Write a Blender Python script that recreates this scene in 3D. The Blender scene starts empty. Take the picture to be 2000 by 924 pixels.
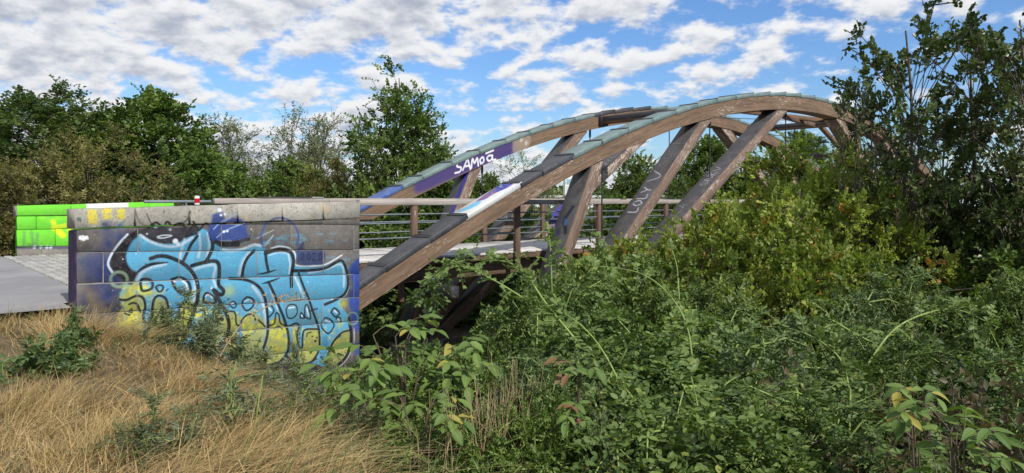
import bpy, math, random
import numpy as np
from mathutils import Vector
rad = math.radians
R = np.random.default_rng(7)
random.seed(7)
S = bpy.context.scene
COL = S.collection

# ------------------------------------------------------------ camera, sky, sun, exposure
cd = bpy.data.cameras.new("camera"); cam = bpy.data.objects.new("camera", cd); COL.objects.link(cam)
cam.location = (0, 0, 1.2); cam.rotation_euler = (rad(90), 0, 0)
cd.sensor_width = 36; cd.lens = 25.2; cd.shift_y = -0.036; cd.clip_start = .05; cd.clip_end = 6000
S.camera = cam
SUN = Vector((0.58, -0.81, 0.95)).normalized()
sl = bpy.data.lights.new("sun", 'SUN'); so = bpy.data.objects.new("sun", sl); COL.objects.link(so)
sl.energy = 4.2; sl.angle = rad(.6); sl.color = (1, .95, .87)
so.rotation_euler = SUN.to_track_quat('Z', 'Y').to_euler(); so.location = (20, -30, 40)
S.view_settings.view_transform = 'Standard'; S.view_settings.look = 'None'; S.view_settings.gamma = 1
S.view_settings.exposure = 0.32
try: S.view_settings.use_curve_mapping = False
except Exception: pass
S.cycles.max_bounces = 6; S.cycles.transparent_max_bounces = 6; S.cycles.diffuse_bounces = 3
S.cycles.sample_clamp_indirect = 6


class NT:
    """tiny node helper"""
    def __init__(s, tree): s.t = tree; s.n = tree.nodes; s.l = tree.links; s.n.clear()
    def new(s, typ, **kw):
        n = s.n.new(typ)
        for k, v in kw.items(): setattr(n, k, v)
        return n
    def put(s, sock, v):
        if isinstance(v, bpy.types.NodeSocket): s.l.new(v, sock)
        elif v is not None: sock.default_value = v
    def m(s, op, a, b=None, c=None, clamp=False):
        n = s.new('ShaderNodeMath', operation=op, use_clamp=clamp)
        for i, v in enumerate((a, b, c)):
            if v is not None: s.put(n.inputs[i], v)
        return n.outputs[0]
    def vm(s, op, a, b=None):
        n = s.new('ShaderNodeVectorMath', operation=op)
        s.put(n.inputs[0], a)
        if b is not None: s.put(n.inputs[1], b)
        return n.outputs[0] if op not in ('DOT_PRODUCT', 'LENGTH') else n.outputs['Value']
    def mix(s, f, a, b, mode='MIX'):
        n = s.new('ShaderNodeMix', data_type='RGBA', blend_type=mode)
        s.put(n.inputs[0], f)
        for k, v in ((6, a), (7, b)):
            if isinstance(v, tuple) and len(v) == 3: v = v + (1,)
            s.put(n.inputs[k], v)
        return n.outputs[2]
    def noise(s, vec, scale, det=4, rough=.55, dist=0, w=None):
        n = s.new('ShaderNodeTexNoise')
        s.put(n.inputs['Vector'], vec); n.inputs['Scale'].default_value = scale
        n.inputs['Detail'].default_value = det; n.inputs['Roughness'].default_value = rough
        n.inputs['Distortion'].default_value = dist
        return n.outputs[0]
    def ramp(s, f, lo, hi, a=0., b=1.):
        n = s.new('ShaderNodeMapRange', interpolation_type='SMOOTHSTEP'); s.put(n.inputs[0], f)
        n.inputs[1].default_value = lo; n.inputs[2].default_value = hi; n.inputs[3].default_value = a; n.inputs[4].default_value = b
        return n.outputs[0]
    def sep(s, v):
        n = s.new('ShaderNodeSeparateXYZ'); s.put(n.inputs[0], v); return n.outputs
    def comb(s, x, y, z):
        n = s.new('ShaderNodeCombineXYZ')
        for i, v in enumerate((x, y, z)): s.put(n.inputs[i], v)
        return n.outputs[0]


W = bpy.data.worlds.new("World"); S.world = W; W.use_nodes = True
g = NT(W.node_tree)
sky = g.new('ShaderNodeTexSky', sky_type='NISHITA', sun_disc=False)
sky.sun_elevation = math.asin(SUN.z); sky.sun_rotation = math.atan2(SUN.x, SUN.y); sky.altitude = 100
sky.air_density = 1.3; sky.dust_density = .4; sky.ozone_density = 2.5
tc = g.new('ShaderNodeTexCoord').outputs['Generated']
x, y, z = g.sep(tc)
zz = g.m('ADD', g.m('MAXIMUM', z, 0.0), .34)
P = g.comb(g.m('DIVIDE', x, zz), g.m('DIVIDE', y, zz), 0.0)
def cloud(Q):
    big = g.noise(g.vm('ADD', Q, (1.7, 4.4, 0)), 1.7, 3, .5)
    mid = g.noise(g.vm('ADD', Q, (7.3, 2.1, 0)), 8.0, 8, .58, .1)
    return g.m('ADD', g.m('MULTIPLY', big, .44), g.m('MULTIPLY', mid, .62))
# more cover toward the left of the view and overhead, a clearer belt on the right
bias = g.m('ADD', g.m('MULTIPLY', x, -.13), g.ramp(z, .15, .24, 0, .05))
bias = g.m('ADD', bias, g.ramp(z, .10, .03, 0, .07))
bias = g.m('MINIMUM', g.m('MAXIMUM', bias, -.10), .12)
c0 = g.m('ADD', cloud(P), bias)
c1 = g.m('ADD', cloud(g.vm('MULTIPLY', P, (.982, .982, 1))), bias)
mask = g.m('MULTIPLY', g.ramp(c0, .493, .60), g.ramp(z, -.012, .0))
# undersides and thick parts grey, upper rims bright
lit = g.m('MULTIPLY_ADD', g.m('SUBTRACT', c0, c1), 4.2, .62)
lit = g.m('SUBTRACT', lit, g.ramp(c0, .56, .76, 0, .50))
ccol = g.mix(g.ramp(lit, .0, .85), (.46, .51, .62, 1), (.97, .98, 1.0, 1))
bgs = g.new('ShaderNodeBackground'); bgs.inputs[1].default_value = .092
tint = g.mix(1.0, sky.outputs[0], (.62, .86, 1.25, 1), 'MULTIPLY')
g.put(bgs.inputs[0], tint)
bgc = g.new('ShaderNodeBackground'); g.put(bgc.inputs[0], ccol); bgc.inputs[1].default_value = .74
mx = g.new('ShaderNodeMixShader'); g.put(mx.inputs[0], mask)
g.l.new(bgs.outputs[0], mx.inputs[1]); g.l.new(bgc.outputs[0], mx.inputs[2])
wo = g.new('ShaderNodeOutputWorld'); g.l.new(mx.outputs[0], wo.inputs[0])

# ------------------------------------------------------------ the bridge's own frame (s along, t across toward the camera)
TH = .84333; O2 = np.array([-2.951, 14.053])
U = np.array([math.sin(TH), math.cos(TH)]); NV = np.array([math.cos(TH), -math.sin(TH)])
def br(s, t, z): p = O2 + s * U + t * NV; return (p[0], p[1], z)
def st(x, y): d = np.stack([np.asarray(x) - O2[0], np.asarray(y) - O2[1]], -1); return d @ U, d @ NV
F = 1400.; HZ = 390.
def px(x, y, Z): return Vector(((x - 1000) / F * Z, Z, 1.2 - (y - HZ) / F * Z))
def on_t(x, y, t):
    """where the sight line through a photo pixel meets the vertical plane t = const: (s, z)"""
    r = (x - 1000) / F; o = O2 + t * NV
    s = (r * o[1] - o[0]) / (U[0] - r * U[1]); Z = o[1] + s * U[1]
    return s, 1.2 - (y - HZ) / F * Z

def sstep(a, b, x): t = np.clip((x - a) / (b - a), 0, 1); return t * t * (3 - 2 * t)
def gz(x, y):
    """terrain height"""
    s, t = st(x, y); s = np.asarray(s, float); t = np.asarray(t, float)
    r = s + 5.3; soft = np.where(r > 0, r * r / (r + 1.0), 0)
    h = -.32 - .88 * soft
    bottom = -2.95 - .15 * np.sin(t * .35)
    h = np.maximum(h, bottom)
    up = sstep(27, 37, s); h = h * (1 - up) + (-.25) * up
    near = sstep(3.0, 3.6, t) * (1 - sstep(9, 13, t)) * (s < 2)
    h = h + .27 * sstep(3.0, 3.2, t) * (1 - sstep(3.35, 4.9, t)) * sstep(-5.25, -5.7, s)
    h = h + .03 * np.sin(x * 2.1 + y * 1.3) + .02 * np.sin(x * 5.3 - y * 4.1)
    far = sstep(60, 140, np.hypot(x, y)); h = h * (1 - far) + (-.8) * far
    return h

# ------------------------------------------------------------ object helpers
def tag(o, label=None, cat=None, group=None, kind=None):
    if label: o['label'] = label
    if cat: o['category'] = cat
    if group: o['group'] = group
    if kind: o['kind'] = kind
    return o
def empty(name, loc=(0, 0, 0), rz=0):
    o = bpy.data.objects.new(name, None); COL.objects.link(o); o.location = loc; o.rotation_euler = (0, 0, rz)
    o.empty_display_size = .1; return o
def mesh(name, V, Fc, mat=None, uv=None, v=None, smooth=False, v2=None):
    """V (n,3); Fc (m,k) int array or list of such arrays; uv per vertex; v per face"""
    me = bpy.data.meshes.new(name)
    V = np.asarray(V, np.float32)
    fl = [np.asarray(f, np.int32) for f in (Fc if isinstance(Fc, list) else [Fc]) if len(f)]
    me.vertices.add(len(V)); me.vertices.foreach_set('co', V.ravel())
    idx = np.concatenate([f.ravel() for f in fl]); tot = np.concatenate([np.full(len(f), f.shape[1], np.int32) for f in fl])
    me.loops.add(len(idx)); me.loops.foreach_set('vertex_index', idx)
    me.polygons.add(len(tot)); st_ = np.zeros(len(tot), np.int32); st_[1:] = np.cumsum(tot)[:-1]
    me.polygons.foreach_set('loop_start', st_)
    try: me.polygons.foreach_set('loop_total', tot)
    except Exception: pass
    if uv is not None:
        l = me.uv_layers.new(name='UVMap'); l.data.foreach_set('uv', np.asarray(uv, np.float32)[idx].ravel())
    if v is not None:
        a = me.attributes.new('v', 'FLOAT', 'FACE'); a.data.foreach_set('value', np.asarray(v, np.float32))
    if v2 is not None:
        a = me.attributes.new('w', 'FLOAT', 'FACE'); a.data.foreach_set('value', np.asarray(v2, np.float32))
    me.update(calc_edges=True)
    if smooth: me.polygons.foreach_set('use_smooth', np.ones(len(tot), bool))
    if mat: me.materials.append(mat)
    return me
def ob(name, me, parent=None, loc=None):
    o = bpy.data.objects.new(name, me); COL.objects.link(o)
    if parent: o.parent = parent
    if loc is not None: o.location = loc
    return o
BOXF = np.array([[0, 3, 2, 1], [4, 5, 6, 7], [0, 1, 5, 4], [1, 2, 6, 5], [2, 3, 7, 6], [3, 0, 4, 7]])
def hexa(name, pts8, mat, parent=None, bev=.006):
    """closed box from 8 corners (bottom ring 0-3, top ring 4-7); uv: u runs along the longest edge in metres"""
    p = np.array(pts8, float)
    ex = np.linalg.norm(p[1] - p[0]); ey = np.linalg.norm(p[3] - p[0]); ez = np.linalg.norm(p[4] - p[0])
    ax = int(np.argmax([ex, ey, ez])); dims = [ex, ey, ez]
    V = []; UV = []; Fs = []
    loc = np.array([[0, 0, 0], [1, 0, 0], [1, 1, 0], [0, 1, 0], [0, 0, 1], [1, 0, 1], [1, 1, 1], [0, 1, 1]], float) * dims
    for i, f in enumerate(BOXF):
        q = p[f]; l = loc[f]
        const = [k for k in range(3) if np.ptp(l[:, k]) < 1e-9][0]
        oth = [k for k in range(3) if k != const and k != ax] or [k for k in range(3) if k != const][:1]
        if const == ax: a, b = [k for k in range(3) if k != ax]; uv = np.stack([l[:, a] * .3, l[:, b]], 1)
        else: uv = np.stack([l[:, ax], l[:, oth[0]] + i * .37], 1)
        Fs.append([len(V) + k for k in range(4)]); V += list(q); UV += list(uv)
    me = mesh(name, V, np.array(Fs), mat, uv=UV)
    if bev:
        import bmesh
        bm = bmesh.new(); bm.from_mesh(me); bmesh.ops.remove_doubles(bm, verts=bm.verts, dist=1e-5)
        bmesh.ops.bevel(bm, geom=bm.edges[:], offset=bev, segments=1, affect='EDGES', clamp_overlap=True)
        bm.to_mesh(me); bm.free()
    return ob(name, me, parent)
def beam(name, a, b, w, d, mat, parent=None, up=(0, 0, 1), bev=.006, side=None):
    """a timber from a to b, w wide (sideways), d deep (along up)"""
    a = np.array(a, float); b = np.array(b, float); t = (b - a) / np.linalg.norm(b - a)
    if side is None:
        sd = np.cross(t, np.array(up, float))
        if np.linalg.norm(sd) < 1e-3: sd = np.array([NV[0], NV[1], 0.])
        sd /= np.linalg.norm(sd)
    else: sd = np.array(side, float)
    u = np.cross(sd, t); u /= np.linalg.norm(u)
    q = [a - sd * w / 2 - u * d / 2, b - sd * w / 2 - u * d / 2, b + sd * w / 2 - u * d / 2, a + sd * w / 2 - u * d / 2]
    q += [v + u * d for v in q]
    return hexa(name, q, mat, parent, bev)
def tube_arrays(pts, rads, k=6):
    pts = np.asarray(pts, float); n = len(pts); rads = np.broadcast_to(rads, (n,))
    t = np.gradient(pts, axis=0); t /= np.linalg.norm(t, axis=1)[:, None] + 1e-9
    ref = np.where(np.abs(t[:, 2:3]) > .9, np.array([[1., 0, 0]]), np.array([[0, 0, 1.]]))
    a = np.cross(t, ref); a /= np.linalg.norm(a, axis=1)[:, None] + 1e-9; b = np.cross(t, a)
    an = np.arange(k) * 2 * math.pi / k
    V = pts[:, None] + rads[:, None, None] * (np.cos(an)[None, :, None] * a[:, None] + np.sin(an)[None, :, None] * b[:, None])
    V = V.reshape(-1, 3); i = np.arange(n - 1)[:, None] * k; j = np.arange(k)[None]
    j2 = (j + 1) % k
    Fq = np.stack([i + j, i + j2, i + k + j2, i + k + j], -1).reshape(-1, 4)
    return V, Fq
def tubes(name, lst, mat, parent=None, k=6, smooth=True):
    Vs = []; Fs = []; o = 0
    for pts, r in lst:
        V, Fq = tube_arrays(pts, r, k); Vs.append(V); Fs.append(Fq + o); o += len(V)
    me = mesh(name, np.concatenate(Vs), np.concatenate(Fs), mat, smooth=smooth)
    return ob(name, me, parent) if parent is not False else me
def bez(a, b, c, n=8):
    t = np.linspace(0, 1, n)[:, None]; a, b, c = map(np.asarray, (a, b, c))
    return (1 - t) ** 2 * a + 2 * t * (1 - t) * b + t * t * c
def cr(pts, n=8):
    """Catmull-Rom resample"""
    p = np.asarray(pts, float); p = np.vstack([2 * p[0] - p[1], p, 2 * p[-1] - p[-2]]); out = []
    for i in range(1, len(p) - 2):
        t = np.linspace(0, 1, n, endpoint=False)[:, None]
        out.append(.5 * ((2 * p[i]) + (-p[i - 1] + p[i + 1]) * t + (2 * p[i - 1] - 5 * p[i] + 4 * p[i + 1] - p[i + 2]) * t ** 2 + (-p[i - 1] + 3 * p[i] - 3 * p[i + 1] + p[i + 2]) * t ** 3))
    return np.vstack(out + [p[-2][None]])

# ------------------------------------------------------------ materials
def mat(name):
    m = bpy.data.materials.new(name); m.use_nodes = True; return m, NT(m.node_tree)
def finish(g, col, rough=.8, bump=None, bs=.3, bd=.01, metal=0, spec=.3, trans=None):
    b = g.new('ShaderNodeBsdfPrincipled'); g.put(b.inputs['Base Color'], col if not isinstance(col, tuple) else (col + (1,))[:4])
    g.put(b.inputs['Roughness'], rough); b.inputs['Metallic'].default_value = metal; b.inputs['Specular IOR Level'].default_value = spec
    if bump is not None:
        bn = g.new('ShaderNodeBump'); bn.inputs['Strength'].default_value = bs; bn.inputs['Distance'].default_value = bd
        g.put(bn.inputs['Height'], bump); g.l.new(bn.outputs[0], b.inputs['Normal'])
    out = g.new('ShaderNodeOutputMaterial'); sh = b.outputs[0]
    if trans:
        tr = g.new('ShaderNodeBsdfTranslucent'); g.put(tr.inputs[0], trans[1])
        mxx = g.new('ShaderNodeMixShader'); mxx.inputs[0].default_value = trans[0]
        g.l.new(sh, mxx.inputs[1]); g.l.new(tr.outputs[0], mxx.inputs[2]); sh = mxx.outputs[0]
    g.l.new(sh, out.inputs[0])
def leafmat(name, dark, light, alt=None, altp=.0, tr=.28, rough=.5):
    m, g = mat(name)
    v = g.new('ShaderNodeAttribute', attribute_name='v').outputs['Fac']
    w = g.new('ShaderNodeAttribute', attribute_name='w').outputs['Fac']
    c = g.mix(v, dark, light)
    if alt is not None: c = g.mix(g.ramp(w, 1 - altp - .05, 1 - altp + .02), c, alt)
    oi = g.new('ShaderNodeObjectInfo').outputs['Random']
    c = g.mix(g.m('MULTIPLY', oi, .35), c, g.mix(.5, c, (.10, .10, .03, 1)))
    tcol = g.mix(1.0, c, (1.3, 1.5, .7, 1), 'MULTIPLY')
    finish(g, c, rough, spec=.35, trans=(tr, tcol)); return m
def coords(g, kind='Object'): return g.new('ShaderNodeTexCoord').outputs[kind]
def geo(g): return g.new('ShaderNodeNewGeometry').outputs['Position']

def wood_mat(name, c1, c2, peel=.0, peelcol=(.55, .50, .45), img=None, dirt=.5, lam=0):
    m, g = mat(name)
    uv = coords(g, 'UV'); u, v, _ = g.sep(uv)
    oi = g.new('ShaderNodeObjectInfo').outputs['Random']
    off = g.m('MULTIPLY', oi, 37.)
    uvo = g.comb(g.m('ADD', u, off), v, off)
    gr = g.noise(g.vm('MULTIPLY', uvo, (2.2, 60, 1)), 1.0, 6, .6, .15)
    gr2 = g.noise(g.vm('MULTIPLY', uvo, (.6, 6, 1)), 1.0, 4, .6)
    pos = geo(g); blot = g.noise(pos, 1.6, 5, .6)
    f = g.m('ADD', g.m('MULTIPLY', gr, .7), g.m('MULTIPLY', gr2, .45))
    c = g.mix(g.ramp(f, .36, .78), c1, c2)
    c = g.mix(g.m('MULTIPLY', g.ramp(blot, .35, .75), dirt), c, g.mix(.6, c, (.05, .04, .03, 1)))
    h = gr
    if lam:
        fr = g.m('FRACT', g.m('MULTIPLY', v, 1 / lam)); ln = g.m('LESS_THAN', fr, .045)
        c = g.mix(g.m('MULTIPLY', ln, .55), c, (.03, .022, .018, 1)); h = g.m('SUBTRACT', h, g.m('MULTIPLY', ln, .5))
    if img is not None:
        uv2 = g.new('ShaderNodeUVMap', uv_map='paint').outputs[0]
        ti = g.new('ShaderNodeTexImage', image=img, extension='CLIP'); g.put(ti.inputs[0], uv2)
        wear = g.m('MULTIPLY', ti.outputs[1], g.ramp(g.m('ADD', gr, g.m('MULTIPLY', gr2, .4)), .35, .52), clamp=True)
        c = g.mix(wear, c, g.mix(g.m('MULTIPLY', blot, .35), ti.outputs[0], (.08, .07, .07, 1)))
    if peel:
        pk = g.noise(g.vm('MULTIPLY', uvo, (5, 55, 1)), 1.0, 5, .65, .3)
        pz = g.noise(g.vm('MULTIPLY', uvo, (.9, 2.5, 1)), 1.0, 3, .5)
        pf = g.ramp(g.m('ADD', pk, g.m('MULTIPLY', pz, .5)), 1.02 - peel, 1.06 - peel)
        c = g.mix(g.m('MULTIPLY', pf, .85), c, peelcol)
        h = g.m('ADD', h, g.m('MULTIPLY', pf, .3))
    finish(g, c, .82, h, .5, .006, spec=.2); return m
def metal_mat(name, c1, c2, img=None, rough=.55, metal=.2):
    m, g = mat(name); pos = geo(g)
    a = g.noise(pos, 3.1, 5, .65); b = g.noise(pos, 22, 4, .6)
    c = g.mix(g.ramp(g.m('ADD', g.m('MULTIPLY', a, .7), g.m('MULTIPLY', b, .35)), .38, .68), c1, c2)
    if img is not None:
        uv2 = g.new('ShaderNodeUVMap', uv_map='paint').outputs[0]
        ti = g.new('ShaderNodeTexImage', image=img, extension='CLIP'); g.put(ti.inputs[0], uv2)
        c = g.mix(g.m('MULTIPLY', ti.outputs[1], g.ramp(b, .33, .45)), c, ti.outputs[0])
    finish(g, c, g.ramp(a, .2, .8, rough - .1, rough + .15), b, .12, .004, metal=metal, spec=.4); return m
def plain(name, c, rough=.6, metal=0, var=.25, sc=8.):
    m, g = mat(name); n = g.noise(geo(g), sc, 4, .6)
    c2 = tuple(k * (1 - var) for k in c[:3])
    finish(g, g.mix(g.ramp(n, .35, .65), c2, c), rough, n, .15, .004, metal=metal); return m

# ------------------------------------------------------------ painting: strokes rasterised into generated images (spray paint only)
class Canvas:
    def __init__(s, name, w, h, to_uv):
        s.name = name; s.w, s.h = w, h; s.a = np.zeros((h, w, 4), np.float32); s.to = to_uv
    def _m(s, pts):
        q = np.array([s.to(*p) for p in pts], float); return q * [s.w, s.h]
    def _over(s, y0, y1, x0, x1, cov, col):
        A = s.a[y0:y1, x0:x1]; cov = cov[..., None]
        na = cov + A[..., 3:] * (1 - cov)
        A[..., :3] = (np.array(col) * cov + A[..., :3] * A[..., 3:] * (1 - cov)) / np.maximum(na, 1e-5)
        A[..., 3:] = na
    def _cov(s, d, r, soft, al, rag, shape, x0, y0):
        if rag:
            rs = np.random.default_rng(int(abs(x0 * 7 + y0 * 13)) % 9999)
            k = 3; nz = rs.normal(size=(shape[0] // k + 2, shape[1] // k + 2)); nz = np.kron(nz, np.ones((k, k)))[:shape[0], :shape[1]]
            d = d + nz * rag
        return al * np.clip((r - d) / soft + .5, 0, 1)
    def stroke(s, pts, w, col, al=1., soft=None, rag=0, smooth=True, close=False, taper=False):
        """w = width in metres-per-canvas units given by s.mpp"""
        p = list(pts) + ([pts[0]] if close else [])
        q = s._m(p); q = cr(q, 6) if smooth and len(q) > 2 else q
        r = w / 2 / s.mpp; soft = (soft or .006) / s.mpp
        soft = max(soft, 1.2); m = r + soft + 3 + rag * 3
        x0 = max(int(q[:, 0].min() - m), 0); x1 = min(int(q[:, 0].max() + m) + 1, s.w)
        y0 = max(int(q[:, 1].min() - m), 0); y1 = min(int(q[:, 1].max() + m) + 1, s.h)
        if x1 <= x0 or y1 <= y0: return
        Y, X = np.mgrid[y0:y1, x0:x1].astype(np.float32); D = np.full(X.shape, 1e9, np.float32)
        n = len(q) - 1
        for i in range(max(n, 1)):
            a = q[i]; b = q[min(i + 1, len(q) - 1)]; ab = b - a; L = (ab ** 2).sum() + 1e-9
            t = np.clip(((X - a[0]) * ab[0] + (Y - a[1]) * ab[1]) / L, 0, 1)
            d = np.hypot(X - a[0] - t * ab[0], Y - a[1] - t * ab[1])
            if taper: d = d + r * .8 * abs(2 * i / max(n, 1) - 1) ** 2
            D = np.minimum(D, d)
        s._over(y0, y1, x0, x1, s._cov(D, r, soft, al, rag, D.shape, x0, y0), col)
    def poly(s, pts, col, al=1., soft=.01, rag=0, smooth=True):
        q = s._m(pts)
        if smooth: q = cr(np.vstack([q, q[:1]]), 6)[:-1]
        soft = max(soft / s.mpp, 1.2); m = soft + 2 + 3 * rag
        x0 = max(int(q[:, 0].min() - m), 0); x1 = min(int(q[:, 0].max() + m) + 1, s.w)
        y0 = max(int(q[:, 1].min() - m), 0); y1 = min(int(q[:, 1].max() + m) + 1, s.h)
        if x1 <= x0 or y1 <= y0: return
        Y, X = np.mgrid[y0:y1, x0:x1].astype(np.float32); D = np.full(X.shape, 1e9, np.float32); ins = np.zeros(X.shape, bool)
        for i in range(len(q)):
            a = q[i]; b = q[(i + 1) % len(q)]; ab = b - a; L = (ab ** 2).sum() + 1e-9
            t = np.clip(((X - a[0]) * ab[0] + (Y - a[1]) * ab[1]) / L, 0, 1)
            D = np.minimum(D, np.hypot(X - a[0] - t * ab[0], Y - a[1] - t * ab[1]))
            c = ((a[1] > Y) != (b[1] > Y)) & (X < (b[0] - a[0]) * (Y - a[1]) / (b[1] - a[1] + 1e-12) + a[0]); ins ^= c
        D = np.where(ins, -D, D)
        s._over(y0, y1, x0, x1, s._cov(D, 0, soft, al, rag, D.shape, x0, y0), col)
    def blob(s, c, r, col, al=.8, soft=.5, rag=0):
        s.stroke([c, (c[0] + .3, c[1])], r * 2 * (1 - soft * .5), col, al, soft=r * soft * 1.6, rag=rag, smooth=False)
    def image(s):
        im = bpy.data.images.new(s.name, s.w, s.h, alpha=True)
        c = s.a.copy(); c[..., :3] = np.clip(c[..., :3], 0, 1)
        c[..., :3] = np.where(c[..., :3] <= .0031308, c[..., :3] * 12.92, 1.055 * c[..., :3] ** (1 / 2.4) - .055)
        im.pixels.foreach_set(c.ravel()); im.update(); im.pack(); im.alpha_mode = 'CHANNEL_PACKED'; return im
def rgb(r, g_, b):
    f = lambda c: (c / 255 / 12.92) if c / 255 <= .04045 else ((c / 255 + .055) / 1.055) ** 2.4
    return (f(r), f(g_), f(b))
BLACK = rgb(14, 14, 19); WHT = rgb(205, 215, 222); CY = rgb(78, 150, 182); CY2 = rgb(50, 124, 160); YL = rgb(196, 190, 40); YL2 = rgb(150, 150, 66)
NAVY = rgb(22, 46, 100); OCH = rgb(120, 100, 50); GRN = rgb(90, 220, 20); PUR = rgb(60, 50, 130)
def plane_to(p0, e1, e2, L1, L2):
    """photo pixel -> (u,v) on the plane p0 + a*e1 + b*e2, with u = a/L1, v = b/L2"""
    p0, e1, e2 = (np.array(q, float) for q in (p0, e1, e2)); n = np.cross(e1, e2); c = np.array([0, 0, 1.2])
    def f(x, y):
        d = np.array([(x - 1000) / F, 1., -(y - HZ) / F]); k = ((p0 - c) @ n) / (d @ n); q = c + k * d - p0
        return (q @ e1) / (e1 @ e1) / L1, (q @ e2) / (e2 @ e2) / L2
    return f
def paint_uv(me, fn):
    l = me.uv_layers.new(name='paint')
    co = np.empty(len(me.vertices) * 3, np.float32); me.vertices.foreach_get('co', co); co = co.reshape(-1, 3)
    vi = np.empty(len(me.loops), np.int32); me.loops.foreach_get('vertex_index', vi)
    l.data.foreach_set('uv', fn(co)[vi].astype(np.float32).ravel())

# ------------------------------------------------------------ near graffiti wall
PL = np.array([(149 - 1000) / F * 8.03, 8.03]); PR = np.array([(703 - 1000) / F * 10.56, 10.56])
WD = PR - PL; WL = float(np.linalg.norm(WD)); WD = WD / WL; WN = np.array([WD[1], -WD[0]])     # outward normal, toward the camera
zl = lambda y: 1.2 - (y - HZ) / F * 8.03
zr = lambda y: 1.2 - (y - HZ) / F * 10.56
def wp(a, z, d=0.): p = PL + a * WD + d * WN; return (p[0], p[1], z)
def wa(x): r = (x - 1000) / F; return (r * PL[1] - PL[0]) / (WD[0] - r * WD[1])
ZLO, ZHI = -2.6, 1.3
wall_to = plane_to((PL[0], PL[1], ZLO), (WD[0], WD[1], 0), (0, 0, 1), WL, ZHI - ZLO)
cv = Canvas('wall_spray_paint', 960, int(960 * (ZHI - ZLO) / WL), wall_to); cv.mpp = WL / 960
A = lambda *p: [(200 + x / 3.185, 430 + y / 3.185) for x, y in p]
B = lambda *p: [(440 + x / 3.08, 430 + y / 3.08) for x, y in p]
C2 = lambda *p: [(130 + x / 3.08, 370 + y / 3.08) for x, y in p]
C3 = lambda *p: [(420 + x / 3.08, 370 + y / 3.08) for x, y in p]
k = .0068 / 3.1     # metres per zoom pixel, about
def bl(p, w, **a): cv.stroke(p, w * k * 1.3, BLACK, a.pop('al', .97), soft=.010, **a)
def wh(p, w, al=.85, **a): cv.stroke(p, w * k, WHT, al, soft=a.pop('soft', .012), **a)
rs = np.random.default_rng(5)
# blue and ochre haze on the left
for c, r, col, al in (((150, 640), 60, OCH, .65), ((200, 690), 60, OCH, .5), ((250, 330), 40, NAVY, .9), ((330, 290), 45, NAVY, .9), ((230, 440), 90, NAVY, .85), ((180, 520), 70, NAVY, .55),
                      ((270, 540), 80, NAVY, .95), ((260, 620), 70, NAVY, .85), ((100, 440), 40, rgb(30, 80, 130), .55), ((100, 690), 30, NAVY, .85), ((230, 215), 34, NAVY, .85), ((318, 220), 20, rgb(40, 80, 160), .9),
                      ((320, 130), 25, rgb(150, 150, 60), .3), ((300, 700), 55, rgb(30, 35, 50), .75), ((290, 740), 40, rgb(25, 28, 40), .8), ((340, 400), 50, NAVY, .8), ((330, 620), 50, rgb(40, 60, 90), .6), ((200, 480), 110, NAVY, .6), ((300, 480), 70, NAVY, .8), ((220, 620), 80, rgb(40, 50, 85), .7), ((255, 260), 50, NAVY, .6)):
    cv.blob(C2(c)[0], r * k * 1.0, col, al, .9, rag=2)
for c, w_, h_ in (((150, 165), 20, 36), ((238, 148), 22, 24), ((322, 150), 15, 22)):
    for j in range(4):
        xx = c[0] - w_ + j * w_ * .66; cv.stroke(C2((xx, c[1] - h_), (xx + 3, c[1] + h_)), 13 * k, rgb(200, 185, 50), .8, rag=2)
cv.stroke(C2((345, 190), (310, 215)), 8 * k, rgb(60, 110, 60), .6); cv.blob(C2((70, 180))[0], 12 * k, rgb(30, 90, 90), .8, .3)
cv.poly(C2((72, 285), (90, 278), (125, 282), (128, 300), (100, 310), (75, 303)), rgb(215, 215, 215), .95, rag=1)
for i in range(150):
    c = (rs.uniform(150, 300) if i < 90 else rs.uniform(560, 700), rs.uniform(440, 640) if i < 90 else rs.uniform(560, 770)); cv.blob(c, rs.uniform(8, 34) * k, [NAVY, rgb(20, 34, 70), rgb(70, 58, 44), rgb(34, 32, 38)][rs.integers(0, 4)], rs.uniform(.25, .6), .95, rag=2)
for i in range(40):
    c = (rs.uniform(300, 700), rs.uniform(700, 800)); cv.blob(c, rs.uniform(8, 26) * k, [rgb(24, 24, 30), rgb(110, 104, 60), rgb(60, 56, 52)][rs.integers(0, 3)], rs.uniform(.3, .6), .95, rag=2)
# body of the letters
cv.poly(A((150, 200), (180, 130), (222, 88), (300, 130), (390, 148), (470, 140), (550, 90), (620, 55), (668, 85), (690, 120), (745, 175), (900, 175)) +
        B((190, 150), (240, 170), (255, 195), (390, 190), (420, 230), (430, 280), (560, 285), (640, 265), (705, 240), (735, 320), (735, 430), (690, 500), (740, 580), (755, 680), (745, 770), (700, 850), (610, 885), (560, 880), (480, 865), (380, 850), (310, 860), (200, 860), (60, 850)) +
        A((640, 850), (500, 830), (350, 820), (160, 780), (125, 700), (135, 560), (110, 500), (110, 455), (150, 400), (220, 340), (170, 300), (145, 240)), CY, .96, .02)
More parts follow.
